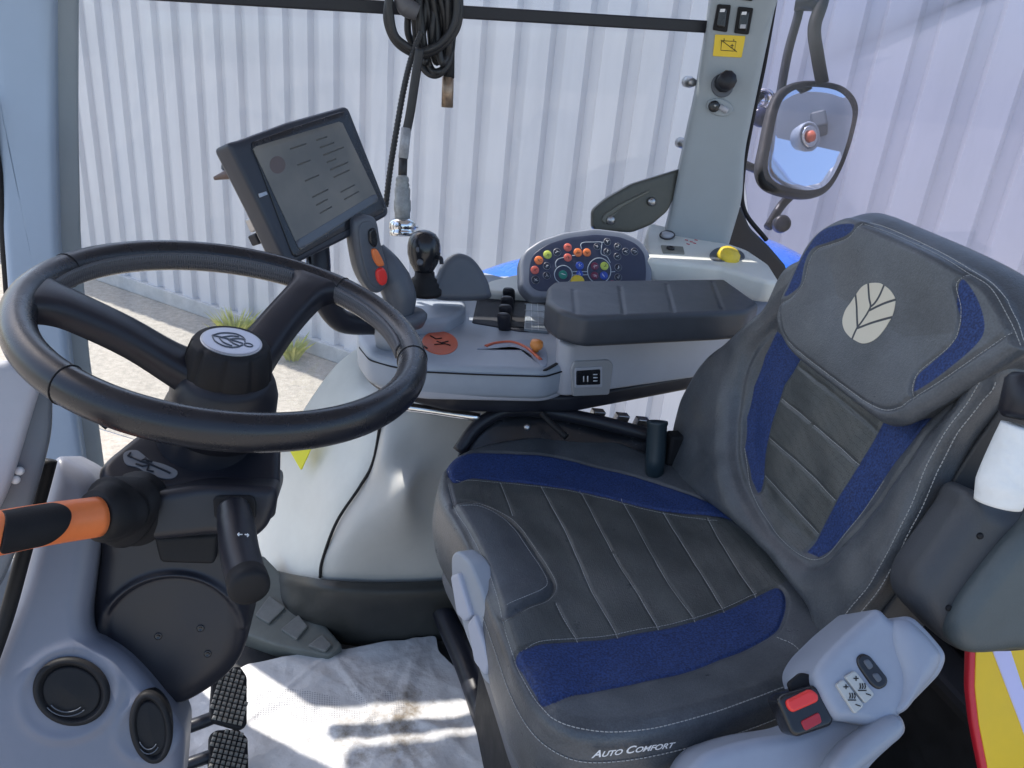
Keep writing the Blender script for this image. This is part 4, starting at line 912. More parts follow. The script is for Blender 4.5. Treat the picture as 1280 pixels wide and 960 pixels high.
# ------------------------------------------------------------ hanging cables
cb = thing('coiled_cable', 'bundle of coiled black cables hanging from the window bar with a brass tip', 'cable', atY(530, 60, 1.62))
def cy(L, y=1.60): return [atY(a, b, y+random.uniform(-.012, .012)) for a, b in L]
tube('cable_loop', [atY(*p, 1.58) for p in [(494, -30), (486, 0), (484, 25), (492, 48), (507, 62), (525, 68), (545, 62), (565, 45), (574, 20), (573, -30)]], .0075, cable, cb, 10)
tube('cable_loop', [atY(*p, 1.565) for p in [(490, -30), (487, 5), (492, 40), (505, 55), (525, 64), (548, 56), (565, 36), (571, 10), (568, -30)]], .007, cable, cb, 10)
for k, L in enumerate([[(520, -30), (526, 20), (530, 55), (537, 82), (545, 90), (556, 82), (562, 50), (566, 0), (566, -30)], [(512, -30), (518, 20), (522, 60), (530, 86), (545, 94), (560, 80), (566, 45), (570, -30)],
      [(528, -30), (536, 20), (540, 60), (546, 78), (550, 60), (552, 10), (550, -30)], [(536, -30), (546, 30), (550, 70), (554, 78), (560, 60), (560, 0), (558, -30)], [(541, -30), (556, 20), (556, 60), (547, 70), (540, 40), (530, -30)], [(515, -30), (510, 20), (511, 45), (523, 60), (530, 30), (534, -30)], [(525, -30), (524, 30), (527, 70), (534, 78)], [(546, -30), (541, 30), (538, 62), (528, 52), (526, 10), (520, -30)]]):
    tube('cable_loop', cy(L, 1.59+.008*(k % 3)), .0068, cable, cb, 9)
tube('cable_strap', [atY(*p, 1.57) for p in [(498, -10), (508, 8), (522, 16)]], [.012, .018, .014], mat('grey strap', (.1, .1, .11), .5), cb, 12)
tube('plug_sleeve', [atY(*p, 1.60) for p in [(563, 30), (563, 60), (561, 97)]], [.008, .008, .011], blkm, cb, 12)
tube('brass_tip', [atY(*p, 1.60) for p in [(560, 96), (559, 134)]], .0115, brass, cb, 18)
hc = thing('hanging_connector', 'black cable hanging down to a chrome bayonet connector above the small joystick', 'cable', atY(503, 285, 1.50))
tube('cable', [atY(*p, 1.54) for p in [(525, 60), (519, 100), (513, 140), (508, 165)]], .0085, cable, hc, 12)
tube('grey_sleeve', [atY(508, 160, 1.54), atY(504, 198, 1.53)], .0095, mat('grey tape', (.33, .34, .36), .5, noise=(60, .3)), hc, 14)
tube('cable_end', [atY(504, 196, 1.53), atY(503, 225, 1.52)], .0085, cable, hc, 12)
dn = nrm(atY(503, 280, 1.50)-atY(503, 225, 1.52)); c0 = atY(503, 222, 1.52)
lathe('connector_body', c0, dn, [(.008, -.004), (.012, 0), (.013, .006), (.0115, .008), (.014, .014), (.0125, .017), (.0155, .022), (.0145, .040), (.0165, .044), (.0165, .062), (.015, .066), (.015, .085)], mat('grey metal', (.30, .31, .31), .5, .3, noise=(80, .3)), hc, 24)
lathe('coupling_ring', c0+dn*.082, dn, [(.015, -.006), (.023, 0), (.026, .004), (.026, .014), (.023, .018), (.026, .020), (.024, .028), (.016, .029), (.015, .022), (.003, .022)], chrome, hc, 24)
for a in (0, 2.1, 4.2):
    e = nrm(np.cross(dn, [0, 1, .2])); g = np.cross(dn, e); V, F = lathe_geo(c0+dn*.092+(e*cos(a)+g*sin(a))*.024, e*cos(a)+g*sin(a), [(.003, 0), (.003, .006), (.001, .007)], 8); mk('bayonet_pin', V, F, chrome, hc)
rc2 = thing('ribbed_cable', 'long ribbed black cable hanging behind the monitor beside the thicker one', 'cable', atY(482, 260, 1.55))
lp_ = [atY(*p, 1.56) for p in [(527, 40), (515, 70), (505, 110), (496, 160), (488, 210), (482, 258)]]
V, F = tube_geo(lp_, .0058, 10, k=30); V = np.array(V)
Q_ = catmull(lp_, 30)
for i in range(len(Q_)):
    s = 1+.16*sin(i*2.1); V[i*10:(i+1)*10] = Q_[i]+(V[i*10:(i+1)*10]-Q_[i])*s
mk('ribbed_sleeve', V, F, cable, rc2)
# ------------------------------------------------------------ seat
def leather(name='seat leather'):
    m = bpy.data.materials.new(name); m.use_nodes = True; t = m.node_tree; b = t.nodes['Principled BSDF']
    tc = t.nodes.new('ShaderNodeTexCoord')
    def att(n): a = t.nodes.new('ShaderNodeAttribute'); a.attribute_name = n; return a.outputs['Fac']
    def rng_(s, a, b_, c=0, d=1):
        r = t.nodes.new('ShaderNodeMapRange'); r.inputs[1].default_value = a; r.inputs[2].default_value = b_; r.inputs[3].default_value = c; r.inputs[4].default_value = d
        t.links.new(s, r.inputs[0]); return r.outputs[0]
    def mixc(f, a, b_):
        x = t.nodes.new('ShaderNodeMix'); x.data_type = 'RGBA'; t.links.new(f, x.inputs[0])
        for k, q in ((6, a), (7, b_)):
            if isinstance(q, tuple): x.inputs[k].default_value = (*q, 1)
            else: t.links.new(q, x.inputs[k])
        return x.outputs[2]
    n = t.nodes.new('ShaderNodeTexNoise'); n.inputs['Scale'].default_value = 9; n.inputs['Detail'].default_value = 9; n.inputs['Roughness'].default_value = .7
    t.links.new(tc.outputs['Object'], n.inputs['Vector'])
    base = mixc(rng_(n.outputs['Fac'], .35, .68), (.056, .063, .072), (.098, .106, .118))
    perf = mixc(rng_(n.outputs['Fac'], .35, .68), (.058, .064, .064), (.086, .092, .090))
    pm_ = rng_(att('perf'), -.0008, .0008); c1 = mixc(pm_, base, perf)
    # perforation dots
    v = t.nodes.new('ShaderNodeTexVoronoi'); v.inputs['Scale'].default_value = 330; v.inputs['Randomness'].default_value = .25; t.links.new(tc.outputs['Object'], v.inputs['Vector'])
    dots = rng_(v.outputs['Distance'], .22, .34, 1, 0)
    mu = t.nodes.new('ShaderNodeMath'); mu.operation = 'MULTIPLY'; t.links.new(dots, mu.inputs[0]); t.links.new(pm_, mu.inputs[1])
    mu2 = t.nodes.new('ShaderNodeMath'); mu2.operation = 'MULTIPLY'; mu2.inputs[1].default_value = .6; t.links.new(mu.outputs[0], mu2.inputs[0])
    c2 = mixc(mu2.outputs[0], c1, (.010, .010, .011))
    # blue woven bands
    n2 = t.nodes.new('ShaderNodeTexNoise'); n2.inputs['Scale'].default_value = 380; n2.inputs['Detail'].default_value = 3; t.links.new(tc.outputs['Object'], n2.inputs['Vector'])
    blue = mixc(rng_(n2.outputs['Fac'], .35, .7), (.007, .021, .09), (.020, .052, .185))
    bm_ = rng_(att('blue'), -.0007, .0007); c3 = mixc(bm_, c2, blue)
    # pale wear and dust on rims
    n3 = t.nodes.new('ShaderNodeTexNoise'); n3.inputs['Scale'].default_value = 22; n3.inputs['Detail'].default_value = 12; n3.inputs['Roughness'].default_value = .75; t.links.new(tc.outputs['Object'], n3.inputs['Vector'])
    w = t.nodes.new('ShaderNodeMath'); w.operation = 'MULTIPLY'; t.links.new(rng_(n3.outputs['Fac'], .5, .75, 0, .5), w.inputs[0]); t.links.new(att('worn'), w.inputs[1])
    c4 = mixc(w.outputs[0], c3, (.17, .165, .16))
    gm = t.nodes.new('ShaderNodeMix'); gm.data_type = 'RGBA'; gm.blend_type = 'MULTIPLY'; gm.inputs[0].default_value = 1
    t.links.new(c4, gm.inputs[6]); t.links.new(rng_(n2.outputs['Fac'], .3, .7, .86, 1.15), gm.inputs[7])
    t.links.new(gm.outputs[2], b.inputs['Base Color'])
    r1 = rng_(n3.outputs['Fac'], .3, .7, .25, .42)
    mr = t.nodes.new('ShaderNodeMix'); mr.data_type = 'FLOAT'; t.links.new(bm_, mr.inputs[0]); t.links.new(r1, mr.inputs[2]); mr.inputs[3].default_value = .72; t.links.new(mr.outputs[0], b.inputs['Roughness'])
    g = t.nodes.new('ShaderNodeTexVoronoi'); g.inputs['Scale'].default_value = 520; t.links.new(tc.outputs['Object'], g.inputs['Vector'])
    b1 = t.nodes.new('ShaderNodeBump'); b1.inputs['Strength'].default_value = .28; b1.inputs['Distance'].default_value = .0008; t.links.new(g.outputs['Distance'], b1.inputs['Height'])
    b2 = t.nodes.new('ShaderNodeBump'); b2.inputs['Strength'].default_value = .25; b2.inputs['Distance'].default_value = .004; t.links.new(n3.outputs['Fac'], b2.inputs['Height'])
    t.links.new(b1.outputs[0], b2.inputs['Normal']); t.links.new(b2.outputs[0], b.inputs['Normal'])
    return m
lea = leather()
seat = thing('driver_seat', 'dark leather driver seat with blue bands, pale stitching and a leaf badge on its headrest', 'seat', (.42, .88, 0))
def ga(d, w): return np.exp(-(d/w)**2)

# cushion
CU = Fr((.4, .88, .55), nrm([-.03, 0, 1]), (1, 0, 0))
c_out = [(546, 625), (548, 602), (556, 585), (575, 569), (620, 555), (690, 547), (760, 552), (830, 578), (890, 610), (950, 650), (1010, 720), (1040, 790), (1030, 838), (990, 868), (930, 892), (860, 912), (790, 926), (730, 928), (690, 912), (662, 885), (640, 845), (622, 795), (602, 740), (582, 690), (562, 655)]
blue1 = CU.uvs([(559, 584), (585, 573), (652, 570), (709, 573), (765, 586), (821, 604), (900, 638), (936, 664), (900, 648), (821, 631), (765, 616), (714, 604), (666, 599), (621, 597), (590, 600), (566, 609)])
blue2 = CU.uvs([(644, 828), (660, 817), (686, 806), (730, 796), (772, 788), (869, 768), (945, 743), (970, 737), (981, 750), (978, 775), (959, 797), (869, 835), (780, 856), (720, 872), (684, 889), (668, 872), (655, 850)])
mid = CU.uvs([(566, 609), (621, 597), (714, 604), (765, 616), (821, 631), (900, 648), (960, 690), (985, 730), (970, 737), (945, 743), (869, 768), (772, 788), (686, 806), (644, 828), (626, 790), (600, 720), (575, 660)])
blue1 = catmull(blue1, 5, True); blue2 = catmull(blue2, 5, True)
lines = [CU.uvs(l) for l in ([(626, 600), (634, 620), (641, 640)], [(696, 752), (708, 775), (722, 797)], [(677, 602), (710, 662), (740, 730), (773, 787)], [(726, 606), (770, 690), (800, 737), (824, 776)], [(778, 618), (830, 710), (870, 767)], [(830, 635), (870, 697), (907, 757)], [(885, 648), (912, 692), (945, 742)])]
thigh = catmull(CU.uvs([(566, 640), (580, 634), (600, 633), (626, 641), (645, 655), (664, 680), (684, 709), (692, 728), (684, 745), (661, 760), (630, 779), (612, 745), (592, 690), (574, 655)]), 8, True)
peri = CU.uvs([(560, 592), (560, 610), (568, 640), (585, 668), (604, 706), (620, 750), (632, 795), (648, 840), (668, 876), (690, 900), (720, 913), (760, 917), (816, 911), (887, 893), (940, 875), (974, 862)])
peri2 = CU.uvs([(606, 725), (618, 765), (630, 812), (648, 855), (668, 888), (692, 912), (730, 926), (790, 925), (860, 910), (930, 889), (975, 872)])
cent = CU.uvs([(600, 600), (760, 600), (930, 690), (970, 760), (900, 800), (720, 840), (640, 760)])
def cdisp(u, v, d):
    h = .012*sstep(.10-d, 0, .09)-.0                     # sides slightly proud
    h = h-.010*sstep(d, .05, .16)
    sm = sdf(u, v, mid)
    for L in lines: h = h-.0013*ga(pdist(u, v, L), .0026)*(sm > -.004)
    for k in range(2, 6):
        pass
    h = h-.0030*ga(sdf(u, v, blue1), .0026)-.0030*ga(sdf(u, v, blue2), .0026)
    st_ = sdf(u, v, thigh); h = h+.0045*sstep(st_, -.001, .014)-.0035*ga(st_+.001, .003)
    h = h-.0028*ga(pdist(u, v, peri), .0028)
    h = h+.0010*np.sin(u*47+v*22)*np.sin(v*37+u*9)*sstep(d, .03, .08)+.0004*np.sin(u*110-v*60)*np.sin(v*83)*sstep(d, .02, .05)
    return h
cush = pad('cushion', CU, c_out, lea, .125, .022, seat, 'smooth', disp=cdisp, nt_=520, nr=190, wallk=16, bulge=.02,
    attrs={'blue': lambda u, v: np.maximum(sdf(u, v, blue1), sdf(u, v, blue2)), 'perf': lambda u, v: np.minimum(sdf(u, v, mid), -sdf(u, v, thigh)),
           'worn': lambda u, v: np.clip(1.2-np.abs(pdist(u, v, peri))/.03, 0, 1)*.5+.08})
cs = SURF[cush.name]
mb = MB()
for L in lines: threads(mb, cs, L, .0042, .0036, .00055)
ti = CU.uvs([(576, 642), (598, 639), (622, 646), (641, 661), (659, 685), (677, 710), (684, 727), (678, 738), (658, 752), (634, 767)])
ti2 = CU.uvs([(570, 637), (598, 631), (628, 639), (648, 653), (668, 680), (688, 708), (696, 728), (688, 746), (664, 762), (632, 783)])
threads(mb, cs, ti, .0045, .0036, .0005); threads(mb, cs, ti2, .0045, .0036, .0004)
threads(mb, cs, peri+np.array([-.0, -.004]), .0052, .0040, .0006)
threads(mb, cs, CU.uvs([(571, 607), (621, 600), (666, 602), (714, 607), (765, 619), (821, 634), (895, 652)]), .0042, .0033, .0004)
threads(mb, cs, CU.uvs([(648, 823), (686, 803), (772, 785), (869, 765), (945, 740)]), .0042, .0033, .0004)
threads(mb, cs, CU.uvs([(972, 800), (990, 812), (1004, 832), (1008, 850)]), .0045, .0036, .0005)
mb.build('stitching', thread, cush)
# second seam on the side wall
Bc = catmull(CU.uvs(c_out), 10, True)
def wall_line(pts, dz):
    out = []
    for p in CU.uvs(pts):
        k = np.argmin(((Bc-p)**2).sum(1)); q = Bc[k]; cc = Bc.mean(0); q = cc+(q-cc)*1.014
        out.append(CU.P(q[0], q[1], dz))
    return np.array(out)
def threads3(mb, L, pitch=.0052, ln=.004, r=.0006):
    L = catmull(L, 6); n = max(2, int(np.sum(np.linalg.norm(np.diff(L, axis=0), axis=1))/pitch)); L = resample(L, n, False)
    D_ = np.gradient(L, axis=0); D_ /= np.linalg.norm(D_, axis=1)[:, None]+1e-9
    for a, d in zip(L, D_): V, F = tube_geo([a-d*ln/2, a+d*ln/2], r, 5, smooth=False); mb.add(V, F)
mb = MB()
threads3(mb, wall_line([(602, 740), (622, 795), (640, 845), (662, 885), (690, 912), (730, 928), (790, 926), (860, 912), (930, 892), (975, 874)], -.024))
mb.build('side_stitching', thread, cush)
# lettering on the side wall
ta = atD(742, 944, .80); tb = atD(842, 930, .83)
du_ = CU.u; wl = wall_line([(740, 928), (840, 918)], -.05)
tdir = nrm(wl[1]-wl[0]); tn = nrm(np.cross(tdir, [0, 0, 1]));
if tn@(-fw) < 0: tn = -tn
tu = nrm(np.array([0, 0, 1])+tn*.0)
def wall_hit(px, py):      # point on the near vertical wall of the cushion
    o = wl[0]+tn*.003; d = ray(px, py); return CAMP+d*(((o-CAMP)@tn)/(d@tn))
p0, p1 = wall_hit(740, 943), wall_hit(842, 930); tdir2 = nrm(p1-p0); tup = nrm(np.cross(tn, tdir2))
if tup[2] < 0: tup = -tup
Lw = np.linalg.norm(p1-p0)
def word(s, a, size, n): return text('lettering', s, p0+tdir2*a+tup*.0, tdir2, tup, size, white, cush, .0006, .35, .95, 'LEFT')
def txw(s_, z_):
    cu = bpy.data.curves.new('t', 'FONT'); cu.body = s_; cu.size = 1; cu.space_character = .95; cu.shear = .3; to = bpy.data.objects.new('t', cu); SC.collection.objects.link(to)
    bpy.context.view_layer.update(); w = to.dimensions.x*z_; bpy.data.objects.remove(to); return w
pieces = [('A', 1.0, .02), ('UTO', .76, .28), ('C', 1.0, .03), ('OMFORT', .76, 0)]
ws = [txw(a, b) for a, b, c in pieces]; k_ = Lw/(sum(ws)+sum(c for a, b, c in pieces)); x = 0
for (s_, z_, gp_), w_ in zip(pieces, ws):
    text('lettering', s_, p0+tdir2*x-tup*(.0 if z_ == 1 else k_*.085), tdir2, tup, k_*z_, white, cush, .0008, .3, .95, 'LEFT', bold=.022)
    x += (w_+gp_)*k_

# front grey shell with tabs
sfr = Fr(atD(590, 770, 1.06), nrm([-1, -.35, .15]))
pad('front_shell', sfr, [(563, 694), (571, 688), (587, 702), (602, 737), (613, 780), (619, 830), (614, 860), (603, 850), (580, 790), (564, 730)], grey, .03, .005, seat, 'round', .01)
pad('adjust_tab', sfr.off(.007), [(562, 720), (572, 716), (585, 760), (588, 770), (580, 778), (570, 768)], mat('pale lilac plastic', (.42, .45, .54), .4), .02, .004, seat, 'round', .006)
pad('adjust_tab', sfr.off(.007), [(583, 780), (592, 768), (603, 800), (611, 830), (606, 846), (592, 828)], mat('pale lilac tab', (.42, .45, .54), .4), .02, .004, seat, 'round', .006)
box('seat_base', (.43, .87, .22), XYZ, (.36, .40, .36), blkm, seat, .03)
pad('seat_pan', Fr((.4, .88, .43), (0, 0, 1), (1, 0, 0)), [CU.uv(x, y)*.93+CU.uv(780, 740)*.07 for x, y in c_out], greyd, .05, .01, seat, 'smooth', px=False)

# backrest
a_ = radians(13); BN = nrm([-cos(a_), -.06, sin(a_)]); BF = Fr((.615, .80, .57), BN, (.06, -1, 0))
b_out = [(990, 330), (955, 385), (916, 420), (878, 455), (854, 496), (843, 543), (840, 580), (851, 602), (880, 625), (911, 648), (950, 685), (986, 728), (1012, 765), (1022, 808), (1032, 816), (1048, 802), (1082, 757), (1104, 727), (1127, 686), (1146, 645), (1170, 588), (1197, 541), (1224, 505), (1243, 478), (1250, 440), (1200, 370), (1100, 300)]
bl = BF.uvs([(964, 412), (947, 443), (932, 481), (923, 520), (922, 558), (930, 597), (937, 615), (939, 612), (943, 566), (953, 520), (966, 477), (990, 440)])
br_ = BF.uvs([(1092, 520), (1060, 575), (1036, 616), (1018, 648), (998, 689), (1012, 695), (1026, 686), (1045, 664), (1069, 630), (1090, 596), (1118, 562), (1160, 510)])
bmid = BF.uvs([(990, 440), (966, 477), (953, 520), (943, 566), (939, 612), (945, 632), (967, 667), (994, 690), (1018, 648), (1036, 616), (1060, 575), (1092, 520)])
useam = BF.uvs([(922, 560), (930, 604), (941, 632), (967, 668), (994, 693), (1014, 698), (1034, 684), (1068, 636), (1092, 600)])
blines = [BF.uvs(l) for l in ([(964, 496), (1010, 534), (1057, 577)], [(949, 545), (985, 578), (1029, 622)], [(943, 593), (975, 628), (1007, 664)], [(985, 455), (1030, 490), (1080, 535)])]
bseam = BF.uvs([(1039, 808), (1080, 757), (1102, 727), (1125, 686), (1145, 644), (1168, 587), (1195, 540), (1222, 504), (1240, 478)])
bin_ = BF.uvs([(1033, 808), (1070, 757), (1092, 727), (1112, 686), (1132, 644), (1155, 587), (1182, 540), (1210, 504)])
core = catmull(BF.uvs([(1010, 380), (966, 410), (940, 440), (925, 480), (918, 520), (918, 565), (928, 608), (955, 655), (995, 695), (1020, 702), (1045, 680), (1080, 640), (1110, 600), (1150, 540), (1190, 480), (1120, 400)]), 6, True)
def bdisp(u, v, d):
    sc_ = sdf(u, v, core)
    h = -.020*sstep(sc_, -.02, .03)+.010*sstep(-sc_, 0, .04)
    h = h-.004*ga(sc_+.004, .006)
    for L in blines: h = h-.0018*ga(pdist(u, v, L), .0030)*(sdf(u, v, bmid) > -.003)
    h = h-.0025*ga(sdf(u, v, bl), .0025)-.0025*ga(sdf(u, v, br_), .0025)
    h = h-.0030*ga(pdist(u, v, bseam), .003)
    h = h+.0020*np.sin(u*40+2+v*12)*np.sin(v*33)+.0008*np.sin(u*95+v*30)*np.sin(v*70-u*25)
    return h
bk = pad('backrest', BF, b_out, lea, .085, .016, seat, 'smooth', disp=bdisp, nt_=520, nr=180, wallk=10,
    attrs={'blue': lambda u, v: np.maximum(sdf(u, v, bl), sdf(u, v, br_)), 'perf': lambda u, v: sdf(u, v, bmid), 'worn': lambda u, v: .12+.7*np.clip(1-pdist(u, v, bin_)/.035, 0, 1)})
bs = SURF[bk.name]; mb = MB()
for L in blines[:3]: threads(mb, bs, L, .0042, .0036, .00055)
threads(mb, bs, useam, .0046, .0038, .0005)
threads(mb, bs, bseam+np.array([-.006, .0]), .0052, .004, .0006); threads(mb, bs, bseam+np.array([.004, .0]), .0052, .004, .0006)
mb.build('stitching', thread, bk)
# side panel of the backrest
sd = [[BF.P(*BF.uv(x, y), -.03) for x, y in ((1040, 815), (1085, 760), (1128, 690), (1172, 592), (1226, 510), (1252, 470))],
      [BF.P(*BF.uv(x, y), -.06)+np.array([.0, -.006, 0]) for x, y in ((1044, 815), (1089, 762), (1132, 692), (1178, 596), (1232, 514), (1256, 470))],
      [BF.P(*BF.uv(x, y), -.11) for x, y in ((1040, 815), (1085, 762), (1128, 692), (1174, 596), (1226, 514), (1250, 470))]]
sheet('side_panel', sd, mat('side leather', (.035, .037, .042), .5, noise=(12, .2), bump=(520, .4, .001)), bk, .01)
box('recliner_bracket', atD(1212, 560, .92), (nrm([0, .2, 1]), XYZ[0], XYZ[1]), (.06, .05, .02), blkg, seat, .006)
tube('seat_hinge', [atD(1225, 560, .93), atD(1205, 620, .95), atD(1190, 680, .95)], [.010, .016, .014], blk, seat, 12)

# headrest
HF = Fr(BF.P(*BF.uv(1083, 400), .022), nrm(BN+np.array([0, 0, .04])), (.06, -1, 0))
h_out = [(1051, 270), (1024, 283), (1005, 304), (986, 342), (971, 374), (967, 400), (974, 424), (989, 444), (1036, 481), (1070, 508), (1100, 528), (1125, 529), (1147, 517), (1205, 481), (1262, 445), (1276, 434), (1270, 412), (1251, 374), (1224, 346), (1167, 315), (1105, 287), (1070, 272)]
hb1 = catmull(HF.uvs([(1068, 281), (1047, 281), (1024, 289), (1009, 311), (996, 335), (986, 358), (980, 370), (990, 366), (1001, 354), (1007, 327), (1016, 310), (1036, 302), (1059, 294)]), 5, True)
hb2 = catmull(HF.uvs([(1202, 349), (1217, 366), (1228, 392), (1230, 415), (1217, 435), (1190, 458), (1146, 488), (1143, 482), (1147, 468), (1167, 450), (1190, 427), (1199, 404), (1195, 374)]), 5, True)
hs_ = [[(972, 376), (974, 402), (984, 428), (1030, 465), (1060, 488), (1082, 503), (1105, 512), (1125, 508), (1138, 498), (1200, 458), (1259, 416)],
       [(1078, 279), (1107, 289), (1166, 316), (1204, 339), (1232, 358), (1256, 396), (1270, 428)],
       [(1074, 280), (1059, 297), (1036, 305), (1020, 311), (1011, 325), (1004, 352), (989, 371), (973, 380)],
       [(1205, 342), (1194, 356), (1199, 384), (1196, 410), (1184, 432), (1148, 462), (1140, 480), (1140, 497)]]
hsu = [HF.uvs(l) for l in hs_]
def hdisp(u, v, d):
    h = -.006*sstep(d, .02, .12)
    for L in hsu[:2]: h = h-.0035*ga(pdist(u, v, catmull(L, 4)), .003)
    for L in hsu[2:]: h = h-.0025*ga(pdist(u, v, catmull(L, 4)), .0026)
    return h+.0014*np.sin(u*42+v*14)*np.sin(v*38+1)
hr = pad('headrest', HF, h_out, lea, .105, .014, seat, 'smooth', disp=hdisp, nt_=520, nr=150, wallk=12, shear=(0, 0, .020),
    attrs={'blue': lambda u, v: np.maximum(sdf(u, v, hb1), sdf(u, v, hb2)), 'perf': lambda u, v: u*0-1, 'worn': lambda u, v: u*0+.06})
hsf = SURF[hr.name]; mb = MB()
for L in hsu: threads(mb, hsf, L+0.0, .0048, .0040, .00055)
off_ = HF.uvs([(1082, 276), (1110, 285), (1169, 312), (1208, 335), (1238, 356), (1261, 393), (1274, 426)]); threads(mb, hsf, off_, .0048, .004, .0005)
mb.build('stitching', thread, hr)
# leaf badge printed on the headrest
def emb_mat():
    m = bpy.data.materials.new('beige leaf badge'); m.use_nodes = True; t = m.node_tree; b = t.nodes['Principled BSDF']
    a = t.nodes.new('ShaderNodeAttribute'); a.attribute_name = 'vein'; r = t.nodes.new('ShaderNodeMapRange'); r.inputs[1].default_value = .0014; r.inputs[2].default_value = .0018
    t.links.new(a.outputs['Fac'], r.inputs[0]); x = t.nodes.new('ShaderNodeMix'); x.data_type = 'RGBA'; x.inputs[6].default_value = (.045, .05, .058, 1); x.inputs[7].default_value = (.62, .57, .46, 1)
    t.links.new(r.outputs[0], x.inputs[0]); t.links.new(x.outputs[2], b.inputs['Base Color']); b.inputs['Roughness'].default_value = .55; return m
def ze(x, y): return (820+x/2.596, 250+y/2.596)
def zl(x, y): return (1040+x/9.6, 340+y/9.6)
eo = [zl(*p) for p in [(415, 130), (540, 125), (600, 150), (680, 210), (735, 300), (735, 380), (700, 500), (640, 605), (545, 745), (450, 825), (340, 850), (240, 805), (180, 760), (120, 680), (93, 570), (120, 440), (195, 330), (265, 240), (330, 170)]]
EF = HF.off(.0008)
vn = [HF.uvs([zl(*p) for p in l]) for l in ([(215, 830), (270, 680), (330, 590), (400, 480), (440, 400), (425, 300), (418, 100)], [(455, 400), (500, 360), (560, 270), (625, 130)], [(430, 450), (540, 400), (640, 360), (770, 320)], [(290, 665), (430, 610), (540, 575), (690, 535)], [(285, 660), (272, 550), (262, 430), (248, 240)])]
def vein(u, v):
    d = np.full(u.shape, 1.)
    for L in vn: d = np.minimum(d, pdist(u, v, catmull(L, 5)))
    return d
pad('leaf_badge', EF, eo, emb_mat(), .014, .0004, hr, 'smooth', disp=lambda u, v, d: (hsf(np.stack([u, v], 1))-HF.o)@HF.n-.0005*np.exp(-(vein(u, v)/.0018)**4), nt_=240, nr=70, attrs={'vein': vein})

# seat side cover, controls, buckle
SCN = nrm([-.15, -.75, .75]); 
gsc = mat('seat cover grey plastic', (.28, .31, .38), .42, noise=(12, .08), bump=(900, .12, .0005))
SF1 = Fr(atD(1090, 830, .80), SCN)
pad('side_cover', SF1, [(1102, 757), (1062, 790), (1030, 822), (1018, 845), (1026, 870), (1046, 902), (1066, 903), (1110, 912), (1145, 880), (1182, 842), (1190, 818), (1164, 787), (1142, 766), (1118, 777)], gsc, .10, .012, seat, 'round', .012, nt_=240, nr=16)
pad('lower_cover', SF1.off(-.035), [(870, 945), (930, 925), (1000, 915), (1046, 892), (1075, 900), (1130, 890), (1140, 915), (1090, 960), (1060, 1010), (840, 1010)], gsc, .08, .012, seat, 'round', .02, nt_=200, nr=12)
pad('recline_lever', SF1.off(.010), [(1040, 958), (1060, 932), (1110, 896), (1126, 893), (1138, 906), (1134, 922), (1105, 945), (1080, 965), (1050, 990), (1030, 990)], mat('lever grey plastic', (.26, .29, .35), .4, noise=(12, .06)), .03, .012, seat, 'round', .014, nt_=120)
pad('cover_hump', SF1.off(.010), [(1118, 778), (1140, 768), (1164, 788), (1188, 817), (1182, 840), (1140, 893), (1122, 896), (1136, 850), (1120, 808)], gsc, .05, .020, seat, 'round', .016, nt_=120)
rk = pad('lumbar_switch', SF1.off(.003), [(1071, 823), (1078, 816), (1088, 819), (1111, 848), (1110, 857), (1100, 863), (1090, 857), (1074, 834)], blkg, .012, .003, seat, 'round', .006)
for q in ([(1079, 826), (1086, 823), (1093, 833), (1087, 838)], [(1090, 843), (1097, 840), (1104, 849), (1098, 854)]): pad('switch_half', SF1.off(.0045), q, greyd, .005, .0015, rk, 'round', .003)
for q, gl in (([(1056, 846), (1069, 838), (1094, 868), (1082, 880)], 0), ([(1045, 856), (1055, 849), (1081, 882), (1069, 893)], 0)):
    bb = pad('heater_button', SF1.off(.004), q, mat('pale button', (.42, .43, .42), .4), .01, .0015, seat, 'round', .003)
    (ax_, ay_), (bx_, by_) = np.mean(q[:2], 0), np.mean(q[2:], 0); mb = MB()
    def lq(L): line(mb, SF1, L, .0006, .0044)
    x1, y1 = ax_+5, ay_+6; lq([(x1-3, y1), (x1+3, y1)]); lq([(x1, y1-3), (x1, y1+3)])
    x2, y2 = bx_-5, by_-6; lq([(x2-3, y2-1), (x2+3, y2+1)])
    xm, ym = (ax_+bx_)/2, (ay_+by_)/2
    for o_ in (-3, 0, 3): lq([(xm+o_, ym-4), (xm+o_+1, ym), (xm+o_, ym+3)])
    lq([(xm-5, ym+5), (xm+5, ym+5)]); mb.build('button_symbol', blkm, bb)
sb = thing('belt_buckle', 'black seat belt buckle with a red release button between cushion and side cover', 'seat belt buckle', atD(1005, 900, .80))
BK = Fr(atD(1003, 885, .785), nrm([-.1, -.8, .75]))
pad('buckle_body', BK, [(972, 876), (978, 868), (1018, 856), (1026, 862), (1044, 900), (1040, 908), (998, 922), (990, 918)], blkg, .03, .005, sb, 'round', .008)
pad('red_button', BK.off(.004), [(983, 876), (1014, 861), (1024, 868), (1024, 877), (992, 891), (986, 886)], red, .012, .003, sb, 'round', .004)
pad('red_label', BK.off(.0015), [(1001, 902), (1024, 890), (1028, 903), (1007, 914)], mat('dark red print', (.38, .02, .03), .3), .006, .0008, sb, 'round', .003)
pad('belt_strap', BK.off(-.012), [(985, 855), (1003, 840), (1018, 845), (1024, 862), (1000, 880)], blkm, .008, .002, sb, 'round', .005)

